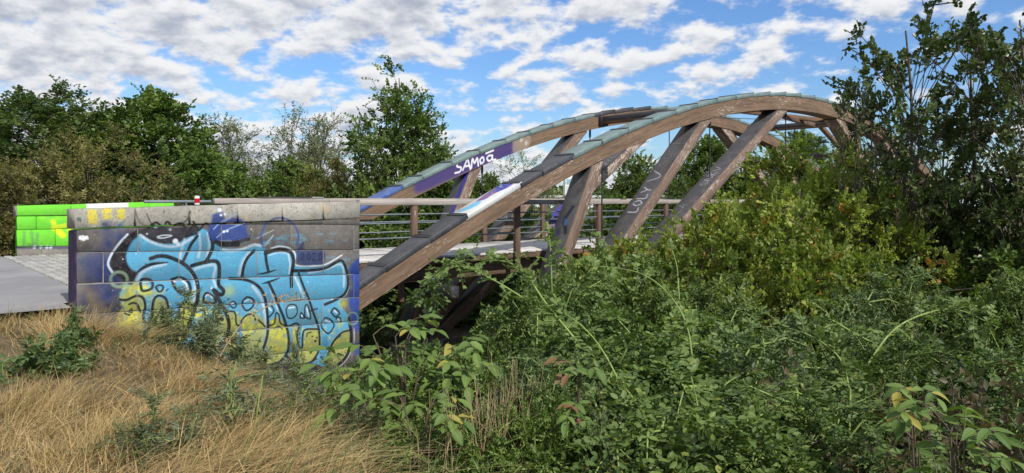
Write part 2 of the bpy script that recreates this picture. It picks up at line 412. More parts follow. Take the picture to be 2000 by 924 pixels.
# yellow lower zones, mottled
rs = np.random.default_rng(5)
cv.poly(A((110, 460), (150, 410), (215, 385), (235, 430), (250, 480), (262, 600), (290, 640), (310, 500), (400, 500), (420, 600), (470, 610), (490, 540), (560, 540), (545, 640), (520, 740), (400, 800), (170, 780), (125, 700), (135, 560)), YL2, .85, .05, rag=2)
cv.poly(A((470, 600), (500, 520), (560, 530), (545, 640), (520, 730), (440, 780)), YL2, .85, .05, rag=2)
cv.poly(A((600, 555), (640, 660), (680, 650), (700, 560), (760, 600), (775, 680), (700, 800), (600, 820)), YL2, .8, .05, rag=2)
cv.poly(B((0, 545), (60, 560), (80, 640), (140, 555), (220, 590), (245, 640), (220, 790), (200, 860), (60, 850), (0, 760)), YL2, .85, .05, rag=2)
cv.poly(B((255, 650), (300, 580), (360, 640), (375, 740), (340, 840), (290, 862), (210, 860), (245, 760)), YL2, .92, .04, rag=1)
cv.poly(B((385, 660), (430, 640), (440, 750), (465, 760), (480, 670), (560, 655), (560, 790), (520, 850), (440, 865), (385, 830)), YL2, .92, .04, rag=1)
cv.poly(B((600, 860), (630, 760), (690, 680), (740, 660), (748, 760), (700, 850), (620, 885)), YL2, .92, .04, rag=1)
for i in range(640):
    zone = rs.integers(0, 6)
    cx, cy, sx, sy = [(A((180, 600)), 0, 55, 110), (A((250, 450)), 0, 90, 60), (A((530, 480)), 0, 40, 80), (B((130, 650)), 0, 90, 60), (B((310, 740)), 0, 50, 90), (B((500, 740)), 0, 90, 90)][zone][0:1] + (0, 0, 0) if False else \
        (([A((180, 600))[0], A((230, 445))[0], A((590, 540))[0], B((120, 640))[0], B((310, 700))[0], B((560, 720))[0]][zone]) + ((22, 34), (26, 16), (28, 26), (36, 22), (22, 30), (50, 34))[zone])
    c = (cx + rs.normal() * sx * .6, cy + rs.normal() * sy * .6)
    col = [YL, rgb(205, 205, 40), YL2, CY2, rgb(120, 120, 95)][rs.choice(5, p=[.36, .22, .26, .06, .1])]
    cv.blob(c, rs.uniform(5, 16) * k, col, rs.uniform(.35, .8), .9, rag=2)
for i in range(330):
    c = (rs.uniform(255, 690), rs.uniform(455, 590)); cv.stroke([c, (c[0] + rs.uniform(4, 18), c[1] + rs.normal())], rs.uniform(3, 10) * k, [CY2, rgb(110, 160, 175), rgb(90, 190, 215), rgb(90, 110, 115)][rs.integers(0, 4)], rs.uniform(.15, .45), soft=.03, rag=3) if not (c[1] > 560 and rs.random() < .5) else None
cv.poly(A((560, 275), (600, 130), (640, 80), (668, 150), (655, 220), (620, 265)), rgb(80, 130, 150), .75, .03, rag=2)
cv.poly(B((375, 590), (350, 500), (420, 480), (520, 500), (560, 620), (440, 620)), rgb(85, 130, 145), .7, .04, rag=2)
for p in (((20, 430), 40), ((705, 505), 36), ((690, 620), 30), ((80, 600), 25)): cv.blob(B(p[0])[0], p[1] * k, rgb(165, 175, 50), .8, .9, rag=2)
for j in range(5): cv.stroke(A((255 + j * 9, 560), (258 + j * 9, 700)), 9 * k, CY2, .5, rag=2)
cv.stroke(B((85, 650), (88, 740)), 28 * k, CY2, .85, soft=.03); cv.stroke(B((430, 760), (425, 840)), 22 * k, CY2, .6, soft=.04)
cv.stroke(A((655, 680), (655, 770)), 25 * k, CY2, .6, soft=.03); cv.stroke(B((600, 720), (585, 850)), 45 * k, CY2, .8, soft=.03); cv.stroke(B((395, 660), (395, 790)), 20 * k, CY2, .8, soft=.02)
# black left sweep and top band
cv.poly(A((150, 95), (225, 55), (235, 90), (185, 135), (150, 200), (150, 262), (180, 308), (212, 332), (190, 395), (150, 395), (75, 330), (45, 285), (55, 210), (100, 150)), BLACK, .97, .03)
cv.poly(A((215, 62), (330, 40), (450, 48), (560, 40), (610, 60), (560, 88), (490, 132), (390, 146), (310, 128), (240, 90)), rgb(30, 30, 38), .92, .02)
for p in (((300, 30), (330, 15), (370, 40), (400, 10), (430, 35), (480, 20), (520, 50)), ((280, 50), (320, 35), (350, 60)), ((560, 10), (600, 60), (640, 20), (680, 60)), ((500, 60), (560, 90), (600, 60), (560, 40), (520, 100), (600, 80))):
    bl(A(*p), 9)
wh(A((340, 105), (380, 95), (430, 98), (380, 112), (345, 112)), 6, .7)
for p, r in (((330, 40), 12), ((375, 30), 10), ((420, 60), 9)): cv.blob(A(p)[0], r * k, rgb(150, 165, 175), .7, .5)
bl(A((270, -40), (300, 20), (340, 40)), 5, al=.7); bl(A((480, 30), (520, 0), (545, -50)), 7, al=.7); bl(A((200, -70), (225, 10), (290, 50)), 6, al=.5)
wh(A((155, 90), (100, 150), (55, 215), (35, 275), (60, 325)), 11, .75)
wh(A((235, 95), (305, 138), (400, 165), (480, 158), (560, 110)), 10, .8, soft=.03); wh(A((510, 120), (490, 190), (478, 250)), 10, .55, soft=.03)
wh(A((215, 375), (250, 325), (320, 290), (390, 275)), 12, .7, soft=.04); wh(A((540, 300), (575, 370), (572, 500)), 16, .7, soft=.04)
cv.blob(A((452, 132))[0], 16 * k, WHT, .95, .3); cv.blob(A((470, 150))[0], 12 * k, WHT, .8, .4)
for xx in (655, 600): wh(A((xx, 80), (xx + 8, 160), (xx - 4, 230)), 10, .5, soft=.03)
# white inner rims
wh(A((575, 305), (640, 285), (700, 285), (690, 360), (705, 415)), 12, .6, soft=.03); wh(A((680, 425), (712, 480), (745, 530)), 10, .8)
wh(A((690, 120), (740, 130), (800, 130)), 7, .8); wh(A((740, 185), (800, 190)) + B((100, 175), (170, 150), (215, 155)), 12, .85, soft=.03)
wh(B((275, 170), (330, 158), (390, 172), (420, 208), (418, 262), (445, 276), (540, 276), (610, 264), (700, 212)), 9, .85)
wh(B((150, 200), (110, 250), (88, 325)), 22, .6, soft=.05); wh(B((378, 205), (388, 260), (385, 320)), 10, .7, soft=.02); wh(B((265, 210), (320, 195), (375, 200)), 8, .5, soft=.03)
wh(B((500, 318), (600, 298), (690, 266), (712, 320), (712, 400)), 10, .7, soft=.03); wh(B((742, 400), (728, 445), (690, 472), (640, 478)), 8, .8)
wh(B((775, 650), (772, 740), (745, 815), (690, 880), (640, 895)), 8, .6); wh(B((265, 385), (285, 450), (318, 535)), 12, .7, soft=.02)
wh(B((165, 400), (215, 470), (240, 560), (245, 640)), 16, .6, soft=.04); wh(B((415, 335), (440, 390), (470, 460)), 12, .7, soft=.03)
wh(B((10, 120), (110, 90)), 5, .4); wh(B((190, 110), (290, 60)), 6, .35); wh(B((230, 170), (290, 90)), 6, .35)
# black outlines, left half
bl(A((300, 240), (350, 225), (400, 228), (450, 245), (500, 270), (545, 310), (578, 360), (594, 430), (586, 510), (562, 590), (535, 660), (508, 725)), 17)
bl(A((195, 345), (250, 300), (310, 275), (405, 264)), 14, taper=True)
bl(A((505, 250), (530, 195), (552, 150), (590, 100)), 13); bl(A((640, 265), (665, 220), (685, 170), (680, 120), (668, 80)), 16)
bl(A((555, 285), (600, 272), (690, 255), (722, 275), (726, 335), (722, 400), (752, 440), (738, 466), (698, 440)), 17)
bl(A((680, 115), (740, 150), (840, 152)), 22)
bl(A((235, 395), (245, 370), (288, 370), (310, 392), (302, 428), (248, 440)), 11, close=True); wh(A((255, 385), (285, 383)), 7)
bl(A((330, 418), (350, 405), (375, 412), (370, 438), (348, 445)), 8, close=True)
bl(A((430, 370), (480, 358), (530, 382), (546, 430), (532, 468), (480, 450), (448, 418)), 12, close=True); wh(A((445, 380), (480, 370), (515, 395), (528, 430)), 10, .9)
bl(A((625, 512), (632, 470), (652, 455), (690, 480), (702, 515)), 11, close=True); wh(A((640, 475), (655, 465), (685, 485)), 8)
bl(A((105, 495), (150, 497), (210, 472), (250, 485), (265, 535), (252, 600), (264, 638), (288, 640), (306, 605), (310, 540), (322, 490), (352, 470), (390, 487), (406, 530), (416, 580)), 11)
bl(A((478, 602), (476, 565), (490, 520), (520, 508)), 10); bl(A((520, 515), (545, 528), (582, 530)), 9); bl(A((505, 582), (508, 552), (540, 548)), 9); bl(A((455, 606), (485, 600)), 9)
bl(A((690, 435), (742, 530), (776, 600), (786, 670), (762, 740), (705, 805), (650, 870)), 17)
bl(A((608, 560), (634, 572), (644, 645), (664, 658), (684, 632), (690, 572), (712, 550), (765, 545)), 9); bl(A((702, 606), (704, 582), (722, 578)), 8); bl(A((610, 565), (640, 560)), 6)
for p, r in (((742, 618), 13), ((715, 633), 6), ((732, 646), 6), ((268, 275), 4), ((165, 590), 6)): cv.blob(A(p)[0], r * k, BLACK, .97, .2)
bl(A((165, 525), (190, 515), (215, 525), (235, 572)), 8); bl(A((160, 572), (180, 552), (182, 576), (160, 572)), 6); bl(A((138, 580), (165, 592)), 8); bl(A((395, 440), (408, 430)), 5)
cv.poly(A((640, 850), (700, 840), (760, 770), (790, 700), (700, 900), (660, 924)), BLACK, .9, .03)
# right half
bl(B((25, 352), (110, 358), (172, 380), (215, 420), (240, 480), (252, 560), (256, 640), (250, 700), (232, 760), (215, 800)), 14)
bl(B((100, 340), (110, 280), (132, 230), (172, 185)), 15)
bl(B((240, 190), (246, 250), (258, 308)), 14); bl(B((185, 328), (245, 318), (305, 300)), 9, taper=True); bl(B((215, 385), (262, 372), (325, 350)), 10, taper=True)
bl(B((240, 200), (315, 180), (385, 190), (410, 240), (402, 300), (396, 345), (398, 400)), 18)
bl(B((400, 305), (500, 303), (600, 290), (690, 245), (716, 270), (734, 330), (736, 400), (712, 450), (660, 482), (600, 508)), 15)
bl(B((440, 320), (470, 400), (500, 470), (530, 560), (558, 640), (566, 720), (560, 790), (525, 850)), 12)
bl(B((260, 375), (290, 440), (322, 520), (352, 590), (376, 680), (381, 750), (370, 800), (330, 850), (275, 872)), 14)
bl(B((370, 820), (400, 850), (450, 868), (500, 862), (545, 835)), 12)
bl(B((740, 590), (756, 680), (750, 760), (722, 830), (662, 880), (600, 892), (550, 880)), 18)
cv.poly(B((250, 880), (330, 855), (372, 830), (400, 858), (450, 880), (520, 862), (580, 888), (660, 890), (640, 925), (560, 930), (480, 925), (380, 905), (280, 905)), rgb(26, 26, 30), .93, .03)
bl(B((22, 510), (45, 490), (66, 510), (50, 530)), 7, close=True); bl(B((102, 490), (130, 464), (168, 480), (165, 520), (130, 545), (105, 520)), 9, close=True)
bl(B((250, 525), (275, 515), (292, 548), (266, 582)), 8); bl(B((365, 540), (385, 510), (425, 515), (432, 560), (405, 590), (375, 585)), 7, close=True)
bl(B((450, 590), (456, 558), (476, 588)), 7, close=True); bl(B((478, 585), (480, 520), (497, 515), (514, 592)), 7, close=True)
bl(B((575, 632), (602, 588), (642, 610), (652, 640), (620, 682), (585, 655)), 8, close=True); bl(B((635, 555), (655, 530), (686, 560), (662, 582)), 9, close=True); bl(B((665, 590), (690, 588), (692, 616)), 7, close=True)
for p in (((32, 505), (48, 500)), ((115, 490), (140, 480)), ((262, 528), (275, 545)), ((380, 530), (415, 525)), ((458, 572), (462, 580)), ((488, 530), (500, 575)), ((600, 605), (630, 615)), ((655, 545), (670, 558)), ((675, 596), (684, 606))): wh(B(*p), 8)
bl(B((0, 552), (55, 555), (66, 625), (90, 632), (102, 600), (130, 572), (165, 570), (182, 602)), 8); bl(B((200, 602), (240, 642)), 8)
bl(B((268, 636), (295, 620), (305, 560), (322, 572), (332, 620), (372, 640)), 8); bl(B((295, 655), (318, 640), (342, 656)), 6)
bl(B((375, 642), (425, 622), (442, 640), (430, 700), (446, 765), (462, 762), (464, 700), (480, 660), (560, 656)), 10); bl(B((488, 702), (494, 682), (516, 674)), 6)
for p, r in (((522, 700), 6), ((550, 708), 6), ((540, 728), 9), ((60, 722), 8), ((103, 733), 6)): cv.blob(B(p)[0], r * k, BLACK, .97, .2)
bl(B((608, 862), (620, 800), (650, 730), (700, 678), (745, 664)), 10); bl(B((628, 795), (650, 735), (692, 695)), 6); bl(B((575, 822), (605, 862)), 8); bl(B((510, 548), (552, 533)), 7)
# blue on the right, ring, cap figure, faint numbers
cv.poly(B((742, 290), (770, 255), (812, 260), (812, 640), (790, 640), (755, 560), (742, 470), (765, 400)), rgb(28, 62, 140), .9, .04, rag=1)
cv.poly(B((775, 745), (812, 740), (812, 820), (780, 815)), rgb(28, 62, 140), .8, .05); cv.poly(B((745, 560), (812, 560), (812, 660), (770, 660)), rgb(28, 62, 140), .7, .04)
cv.poly(B((425, 185), (470, 130), (480, 180), (592, 182), (592, 262), (540, 270), (440, 268)), rgb(30, 48, 95), .85, .03, rag=1)
for xx in (455, 525): bl(B((xx, 205), (xx + 12, 200), (xx + 16, 218), (xx, 240), (xx + 22, 242)), 5, al=.8)
for xx in (490, 560): bl(B((xx + 10, 200), (xx, 220), (xx + 10, 242), (xx + 20, 220)), 5, al=.8, close=True)
th = np.linspace(0, 6.1, 26)
cv.stroke([(420 + (388 + 112 * math.cos(t)) / 3.08, 370 + (290 + 118 * math.sin(t)) / 3.08) for t in np.linspace(2.6, 6.7, 22)], 14 * k, rgb(35, 60, 125), .75, soft=.02)
cv.poly(C3((-20, 150), (10, 140), (40, 140), (62, 180), (130, 170), (186, 205), (190, 250), (180, 300), (0, 312), (-40, 260), (-30, 200)), rgb(30, 58, 125), .9, .04, rag=1)
for p in (((10, 290), (60, 250), (180, 200)), ((-10, 240), (30, 200), (60, 180)), ((45, 200), (100, 160), (140, 145)), ((290, 340), (330, 300), (345, 280))): cv.stroke(C3(*p), 6 * k, rgb(150, 175, 205), .7, soft=.015)
for p, r in (((22, 125), 13), ((30, 155), 9), ((55, 150), 9), ((52, 255), 9), ((72, 252), 8), ((18, 128), 6)): cv.blob(C3(p)[0], r * k, WHT, .9, .3)
bl(C3((0, 318), (60, 322), (130, 318), (200, 300)), 16, al=.85)
cv.stroke([(440 + (765 + 32 * math.cos(t)) / 3.08, 430 + (592 + 36 * math.sin(t)) / 3.08) for t in th], 9 * k, rgb(120, 150, 95), .75, soft=.015)
bl(B((750, 592), (765, 605), (782, 590)), 3, al=.4)
cv.stroke([(200 + (102 + 52 * math.cos(t)) / 3.185, 430 + (370 + 46 * math.sin(t)) / 3.185) for t in th], 15 * k, rgb(125, 145, 120), .8, soft=.02)
for i in range(60):    # drips and overspray specks
    c = (rs.uniform(150, 700), rs.uniform(410, 640)); cv.blob(c, rs.uniform(1, 3) * k * 2, [WHT, BLACK, CY2][rs.integers(0, 3)], .6, .4)
# cream patches and joints on the coping
for c, r in (((640, 120), 22), ((672, 125), 20), ((655, 100), 14), ((180, 165), 20), ((560, 160), 14)): cv.blob(C3(c)[0], r * k, rgb(190, 165, 120), .7, .9, rag=2)
IMW = cv.image()

def stone_mat(name, c1, c2, img=None, speck=.4, lime=0.):
    m, g = mat(name); pos = geo(g); oi = g.new('ShaderNodeObjectInfo').outputs['Random']
    a = g.noise(pos, 2.3, 5, .6); b = g.noise(pos, 42, 4, .7); d = g.noise(pos, 11, 4, .65)
    f = g.m('ADD', g.m('MULTIPLY', a, .5), g.m('ADD', g.m('MULTIPLY', d, .35), g.m('MULTIPLY', oi, .22)))
    c = g.mix(g.ramp(f, .35, .75), c1, c2)
    c = g.mix(g.m('MULTIPLY', g.ramp(b, .56, .68), speck), c, (.05, .045, .04, 1))
    c = g.mix(g.m('MULTIPLY', g.ramp(b, .42, .33), speck * .6), c, (.42, .40, .35, 1))
    if lime: c = g.mix(g.m('MULTIPLY', g.ramp(d, .55, .7), lime), c, (.36, .31, .22, 1))
    if img is not None:
        uv2 = g.new('ShaderNodeUVMap', uv_map='paint').outputs[0]
        ti = g.new('ShaderNodeTexImage', image=img, extension='CLIP'); g.put(ti.inputs[0], uv2)
        wear = g.m('MULTIPLY', ti.outputs[1], g.m('MULTIPLY', g.ramp(b, .69, .60), g.ramp(d, .78, .66, .35, 1.)))
        pc = g.mix(g.m('MULTIPLY', g.ramp(g.m('ADD', g.m('MULTIPLY', d, .6), g.m('MULTIPLY', b, .4)), .38, .66), .38), ti.outputs[0], g.mix(.55, ti.outputs[0], (.14, .13, .12, 1)))
        c = g.mix(wear, c, pc)
    finish(g, c, .85, g.m('ADD', g.m('MULTIPLY', b, .6), d), .45, .008, spec=.25); return m
M_STONE = stone_mat('block_stone', (.072, .066, .060), (.155, .138, .122), IMW, .5)
M_COPE = stone_mat('coping_stone', (.24, .225, .19), (.50, .47, .40), IMW, .9, .35)
M_MORT = plain('mortar', (.30, .28, .25), .95, var=.35)
M_PURP = plain('purple_paint', rgb(58, 44, 78), .8, var=.5)
def block(name, parent, poly, m, d0=0., depth=.12, bev=.007, gap=.005, pt=wp, flat_left=False, toUV=None):
    """a stone between (a,z) corners bl, br, tr, tl, its face d0 proud of the wall plane"""
    q = np.array(poly, float); c = q.mean(0)
    def inset(q, e):
        o = q.copy(); w_ = np.sign(q - c); return q - w_ * np.minimum(e, np.abs(q - c) * .4)
    q = q + R.normal(size=(4, 2)) * .0025; r0 = inset(q, gap); r1 = inset(q, gap + bev)
    V = [pt(a, z, d0 - depth) for a, z in r0] + [pt(a, z, d0 - bev) for a, z in r0] + [pt(a, z, d0) for a, z in r1]
    Fq = [[8, 9, 10, 11]] + [[i, (i + 1) % 4, 4 + (i + 1) % 4, 4 + i] for i in range(4)] + [[4 + i, 4 + (i + 1) % 4, 8 + (i + 1) % 4, 8 + i] for i in range(4)] + [[3, 2, 1, 0]]
    me = mesh(name, V, np.array(Fq), m)
    AZ = np.array([list(p) for p in list(r0) * 2 + list(r1)])
    if toUV: paint_uv(me, lambda co: toUV(AZ))
    return ob(name, me, parent)
wuv = lambda AZ: np.stack([AZ[:, 0] / WL, (AZ[:, 1] - ZLO) / (ZHI - ZLO)], 1)
wall = empty('stone_wall', wp(WL / 2, float(gz(*wp(WL / 2, 0)[:2])) - .1)); bpy.context.view_layer.update()
tag(wall, 'dark block parapet wall covered in a big light blue and yellow graffiti piece, red and white can on its coping', 'wall')
def wl(yl, yr): return lambda a: zl(yl) + (zr(yr) - zl(yl)) * a / WL
inv = wall.matrix_world.inverted()
def adopt(o, par):
    o.parent = par; o.matrix_parent_inverse = par.matrix_world.inverted(); return o
lines = [wl(432, 440), wl(493, 487.5), wl(555, 535), wl(615, 580), wl(677, 626), wl(738, 672), wl(799, 717.5), wl(860, 765), wl(921, 812)]
cbot, ctop = wl(448, 427), wl(407, 392.5)
JO = [[270, 433, 569, 692], [202, 350, 503, 632], [268, 410, 570, 692], [205, 330, 470, 632], [250, 400, 505, 690], [200, 330, 440, 567, 688], [260, 400, 520, 640], [200, 330, 470, 590]]
a_x = wa(452)
core = hexa('wall_core', [wp(.01, -2.6, -.30), wp(WL - .01, -2.6, -.30), wp(WL - .01, -2.6, -.012), wp(.01, -2.6, -.012),
                          wp(.01, cbot(0) - .01, -.30), wp(WL - .01, cbot(WL) - .01, -.30), wp(WL - .01, cbot(WL) - .01, -.012), wp(.01, cbot(0) - .01, -.012)], M_MORT, None, 0)
adopt(core, wall)
endp = hexa('painted_end', [wp(-.012, -2.6, -.31), wp(.008, -2.6, -.31), wp(.008, -2.6, -.014), wp(-.012, -2.6, -.014),
                            wp(-.012, cbot(0) - .02, -.31), wp(.008, cbot(0) - .02, -.31), wp(.008, cbot(0) - .02, -.014), wp(-.012, cbot(0) - .02, -.014)], M_PURP, None, 0)
adopt(endp, wall)
for r in range(8):
    tp, bt = lines[r], lines[r + 1]
    ks = [0.] + [wa(x_) for x_ in JO[r]] + [WL]
    for i in range(len(ks) - 1):
        a0, a1 = ks[i], ks[i + 1]
        if a1 - a0 < .05: continue
        t0, t1 = tp(a0), tp(a1)
        if r == 0: t0, t1 = min(t0, cbot(a0)), min(t1, cbot(a1))
        adopt(block('stone_block', None, [(a0, bt(a0)), (a1, bt(a1)), (a1, t1), (a0, t0)], M_STONE, d0=R.uniform(-.003, .004), toUV=wuv), wall)
for a0, a1 in ((a_x + .15, wa(631)), (wa(631), WL)):
    adopt(block('stone_block', None, [(a0, lines[0](a0)), (a1, lines[0](a1)), (a1, cbot(a1)), (a0, cbot(a0))], M_STONE, gap=.003, bev=.004, toUV=wuv), wall)
ck = [-.03] + [wa(x_) for x_ in (263, 370, 464, 551, 631)] + [WL + .01]
for i in range(6):
    a0, a1 = ck[i], ck[i + 1]
    adopt(block('coping_stone', None, [(a0, cbot(a0)), (a1, cbot(a1)), (a1, ctop(a1)), (a0, ctop(a0))], M_COPE, d0=.022 + R.uniform(-.002, .002), depth=.36, bev=.014, gap=.008, toUV=wuv), wall)
# drink can on the coping
can = empty('drink_can', wp(wa(392), ctop(wa(392)), -.12))
can.scale = (.95, .95, .74)
tag(can, 'red and white aluminium drink can standing on the graffiti wall coping', 'can')
M_RED = plain('red_print', rgb(190, 25, 25), .35, .3, .1); M_WH = plain('white_print', (.75, .75, .74), .35, .2, .08); M_ALU = plain('aluminium', (.6, .6, .62), .3, .9, .1)
def lathe(name, prof, m, parent, k=18):
    an = np.arange(k) * 2 * math.pi / k; V = []; n = len(prof)
    for r_, z_ in prof: V += [(r_ * math.cos(t), r_ * math.sin(t), z_) for t in an]
    Fq = [[i * k + j, i * k + (j + 1) % k, (i + 1) * k + (j + 1) % k, (i + 1) * k + j] for i in range(n - 1) for j in range(k)]
    return ob(name, mesh(name, V, np.array(Fq), m, smooth=True), parent)
lathe('can_body', [(.001, 0), (.026, 0), (.033, .010), (.033, .034), ], M_WH, can)
lathe('red_band', [(.033, .034), (.0332, .036), (.0332, .112), (.033, .114)], M_RED, can)
lathe('can_shoulder', [(.033, .114), (.033, .135), (.028, .150), (.027, .156)], M_WH, can)
lathe('can_lid', [(.027, .156), (.028, .158), (.026, .158), (.025, .153), (.001, .153)], M_ALU, can)

# ------------------------------------------------------------ far bright green wall
GT, GS0, GS1 = -6.0, -4.86, -1.7
def gp(a, z, d=0.): return br(GS0 + a, GT + d, z)
GL = GS1 - GS0
green_to = plane_to(gp(0, -.2), (U[0], U[1], 0), (0, 0, 1), GL, 1.5)
cg = Canvas('green_spray_paint', 520, 247, green_to); cg.mpp = GL / 520
D1 = lambda *p: [(x / 3.3, 360 + y / 3.3) for x, y in p]
cg.poly([(30, 396), (420, 386), (420, 480), (30, 481)], rgb(104, 202, 38), .95, .02, smooth=False)
cg.poly([(30, 481), (420, 480), (420, 486), (30, 487)], rgb(60, 55, 90), .8, .03, smooth=False)
for i in range(120):
    c = (rs.uniform(40, 330), rs.uniform(405, 482)); cg.blob(c, rs.uniform(.02, .09), [rgb(150, 235, 40), rgb(80, 170, 30), rgb(120, 190, 60)][rs.integers(0, 3)], rs.uniform(.2, .5), .9, rag=2)
for p in (((155, 310), (150, 400)), ((200, 300), (215, 400)), ((240, 320), (235, 390)), ((180, 390), (240, 400)), ((270, 400), (330, 412))): cg.stroke(D1(*p), .05, rgb(80, 95, 90), .55, soft=.04, rag=2)
for p in (((340, 240), (360, 290), (400, 335)), ((345, 285), (400, 270), (470, 262)), ((445, 210), (450, 300)), ((380, 300), (410, 330))): cg.stroke(D1(*p), .10, rgb(200, 220, 30), .9, soft=.03)
for xx in (220, 262, 300, 325): cg.stroke(D1((xx, 410), (xx + 3, 400)), .05, WHT, .6, soft=.03)
cg.poly([(168, 397), (250, 395), (250, 405), (168, 407)], rgb(225, 225, 220), .97, .01, smooth=False)
IMG = cg.image()
M_GST = stone_mat('green_wall_stone', (.16, .14, .12), (.28, .25, .22), IMG, .15)
gwall = empty('stone_wall', gp(GL / 2, -.1)); bpy.context.view_layer.update()
tag(gwall, 'bright green sprayed parapet wall across the road with a yellow scrawl', 'wall')
guv = lambda AZ: np.stack([AZ[:, 0] / GL, (AZ[:, 1] + .2) / 1.5], 1)
adopt(hexa('wall_core', [gp(.01, -.3, -.3), gp(GL, -.3, -.3), gp(GL, -.3, -.012), gp(.01, -.3, -.012), gp(.01, .84, -.3), gp(GL, .84, -.3), gp(GL, .84, -.012), gp(.01, .84, -.012)], plain('green_joint', rgb(70, 130, 25), .9, var=.4), None, 0), gwall)
gz_top = lambda a: 1.07 + .09 * a / GL
rows = [(-.2, .17, [.45, 1.1, 1.9, 2.6]), (.17, .555, [.7, 1.5, 2.2]), (.555, .85, [.35, 1.15, 1.9, 2.7])]
for z0, z1, js in rows:
    ks = [0] + js + [GL]
    for i in range(len(ks) - 1): adopt(block('stone_block', None, [(ks[i], z0), (ks[i + 1], z0), (ks[i + 1], z1), (ks[i], z1)], M_GST, d0=R.uniform(-.003, .003), pt=gp, toUV=guv), gwall)
ks = [-.03, 1.0, 1.95, 2.6, GL]
for i in range(4):
    a0, a1 = ks[i], ks[i + 1]; adopt(block('coping_stone', None, [(a0, .85), (a1, .85), (a1, gz_top(a1)), (a0, gz_top(a0))], M_GST, d0=.03, depth=.4, bev=.012, pt=gp, toUV=guv), gwall)

# ------------------------------------------------------------ ground, road, paving
def sheet(name, X, Y, Z, m, kind='structure'):
    ny, nx = X.shape; V = np.stack([X, Y, Z], -1).reshape(-1, 3)
    i = np.arange((ny - 1) * (nx - 1)); r = i // (nx - 1); c = i % (nx - 1); b = r * nx + c
    o = ob(name, mesh(name, V, np.stack([b, b + 1, b + nx + 1, b + nx], 1), m, smooth=True)); return tag(o, kind=kind)
m, g = mat('soil'); pos = geo(g)
n1 = g.noise(pos, .7, 5, .6); n2 = g.noise(pos, 9, 5, .65)
c = g.mix(g.ramp(n1, .35, .65), (.10, .075, .045, 1), (.17, .13, .075, 1)); c = g.mix(g.ramp(n2, .35, .7), c, (.05, .045, .022, 1))
dpos = g.vm('LENGTH', pos); c = g.mix(g.ramp(dpos, 40, 90), c, g.mix(g.ramp(n1, .4, .6), (.20, .17, .07, 1), (.10, .13, .04, 1)))
finish(g, c, .95, n2, .6, .03); M_SOIL = m
def spaced(a, b, n, p=1.): t = np.linspace(-1, 1, n); return a + (b - a) * .5 * (1 + np.sign(t) * np.abs(t) ** p)
gx = np.unique(np.concatenate([np.linspace(-2500, -60, 20), np.linspace(-60, 60, 260), np.linspace(60, 2500, 20)]))
gy = np.unique(np.concatenate([np.linspace(-2500, -20, 14), np.linspace(-20, 70, 210), np.linspace(70, 3500, 24)]))
GX, GY = np.meshgrid(gx, gy)
tag(sheet('ground', GX, GY, gz(GX, GY), M_SOIL), 'sloping river bank and flat land beyond')
m, g = mat('asphalt'); pos = geo(g); n1 = g.noise(pos, .8, 5, .6); n2 = g.noise(pos, 120, 3, .7); n3 = g.noise(g.vm('MULTIPLY', pos, (3, .6, 1)), 1, 4)
c = g.mix(g.ramp(n1, .3, .7), (.20, .195, .20, 1), (.27, .265, .265, 1)); c = g.mix(g.m('MULTIPLY', g.ramp(n2, .5, .7), .4), c, (.10, .10, .10, 1)); c = g.mix(g.m('MULTIPLY', g.ramp(n3, .5, .65), .35), c, (.15, .145, .15, 1))
finish(g, c, .9, n2, .4, .004); M_ASPH = m
def strip(name, s0, s1, t0, t1, z, m, ns=40, nt=14):
    ss, tt = np.meshgrid(np.linspace(s0, s1, ns), np.linspace(t0, t1, nt)); X = O2[0] + ss * U[0] + tt * NV[0]; Y = O2[1] + ss * U[1] + tt * NV[1]
    return sheet(name, X, Y, np.full_like(X, z), m)
strip('road', -70, -5.5, -6.15, 3.25, .0, M_ASPH)
strip('road_end', -5.5, -5.12, -6.0, 2.78, .0, M_ASPH, 3, 14)
pav = strip('pavement', -5.12, -1.75, -5.98, 2.8, -.02, plain('sand_joint', (.22, .20, .17), .95, var=.4), 6, 8)
hexa_ab = [br(-5.2, -5.9, -4), br(-1.75, -5.9, -4), br(-1.75, 2.75, -4), br(-5.2, 2.75, -4), br(-5.2, -5.9, -.03), br(-1.75, -5.9, -.03), br(-1.75, 2.75, -.03), br(-5.2, 2.75, -.03)]
M_AB = stone_mat('abutment_stone', (.09, .08, .07), (.16, .145, .13), None, .3)
ab = hexa('bridge_abutment', hexa_ab, M_AB, None, .02); tag(ab, 'dark masonry block carrying the near end of the bridge behind the graffiti wall', 'abutment')
ab2 = hexa('bridge_abutment', [br(34.6, -5, -4), br(38, -5, -4), br(38, 2, -4), br(34.6, 2, -4), br(34.6, -5, -.03), br(38, -5, -.03), br(38, 2, -.03), br(34.6, 2, -.03)], M_AB, None, .02)
tag(ab2, 'masonry block under the far end of the bridge, behind the trees', 'abutment')
strip('path', 34.3, 75, -3.2, .2, .0, M_ASPH)
M_SETT = stone_mat('sett_stone', (.24, .23, .215), (.38, .365, .34), None, .3)
sl_, sw_ = .205, .150
def sett_me(i):
    w_, l_ = sw_ - .012 - R.uniform(0, .008), sl_ - .012 - R.uniform(0, .01); q = np.array([[-l_ / 2, -w_ / 2], [l_ / 2, -w_ / 2], [l_ / 2, w_ / 2], [-l_ / 2, w_ / 2]]) + R.normal(size=(4, 2)) * .003
    V = [(a, b, -.05) for a, b in q] + [(a, b, -.012) for a, b in q] + [(a * .86, b * .82, 0) for a, b in q]
    return V, [[8, 9, 10, 11]] + [[i_, (i_ + 1) % 4, 4 + (i_ + 1) % 4, 4 + i_] for i_ in range(4)] + [[4 + i_, 4 + (i_ + 1) % 4, 8 + (i_ + 1) % 4, 8 + i_] for i_ in range(4)]
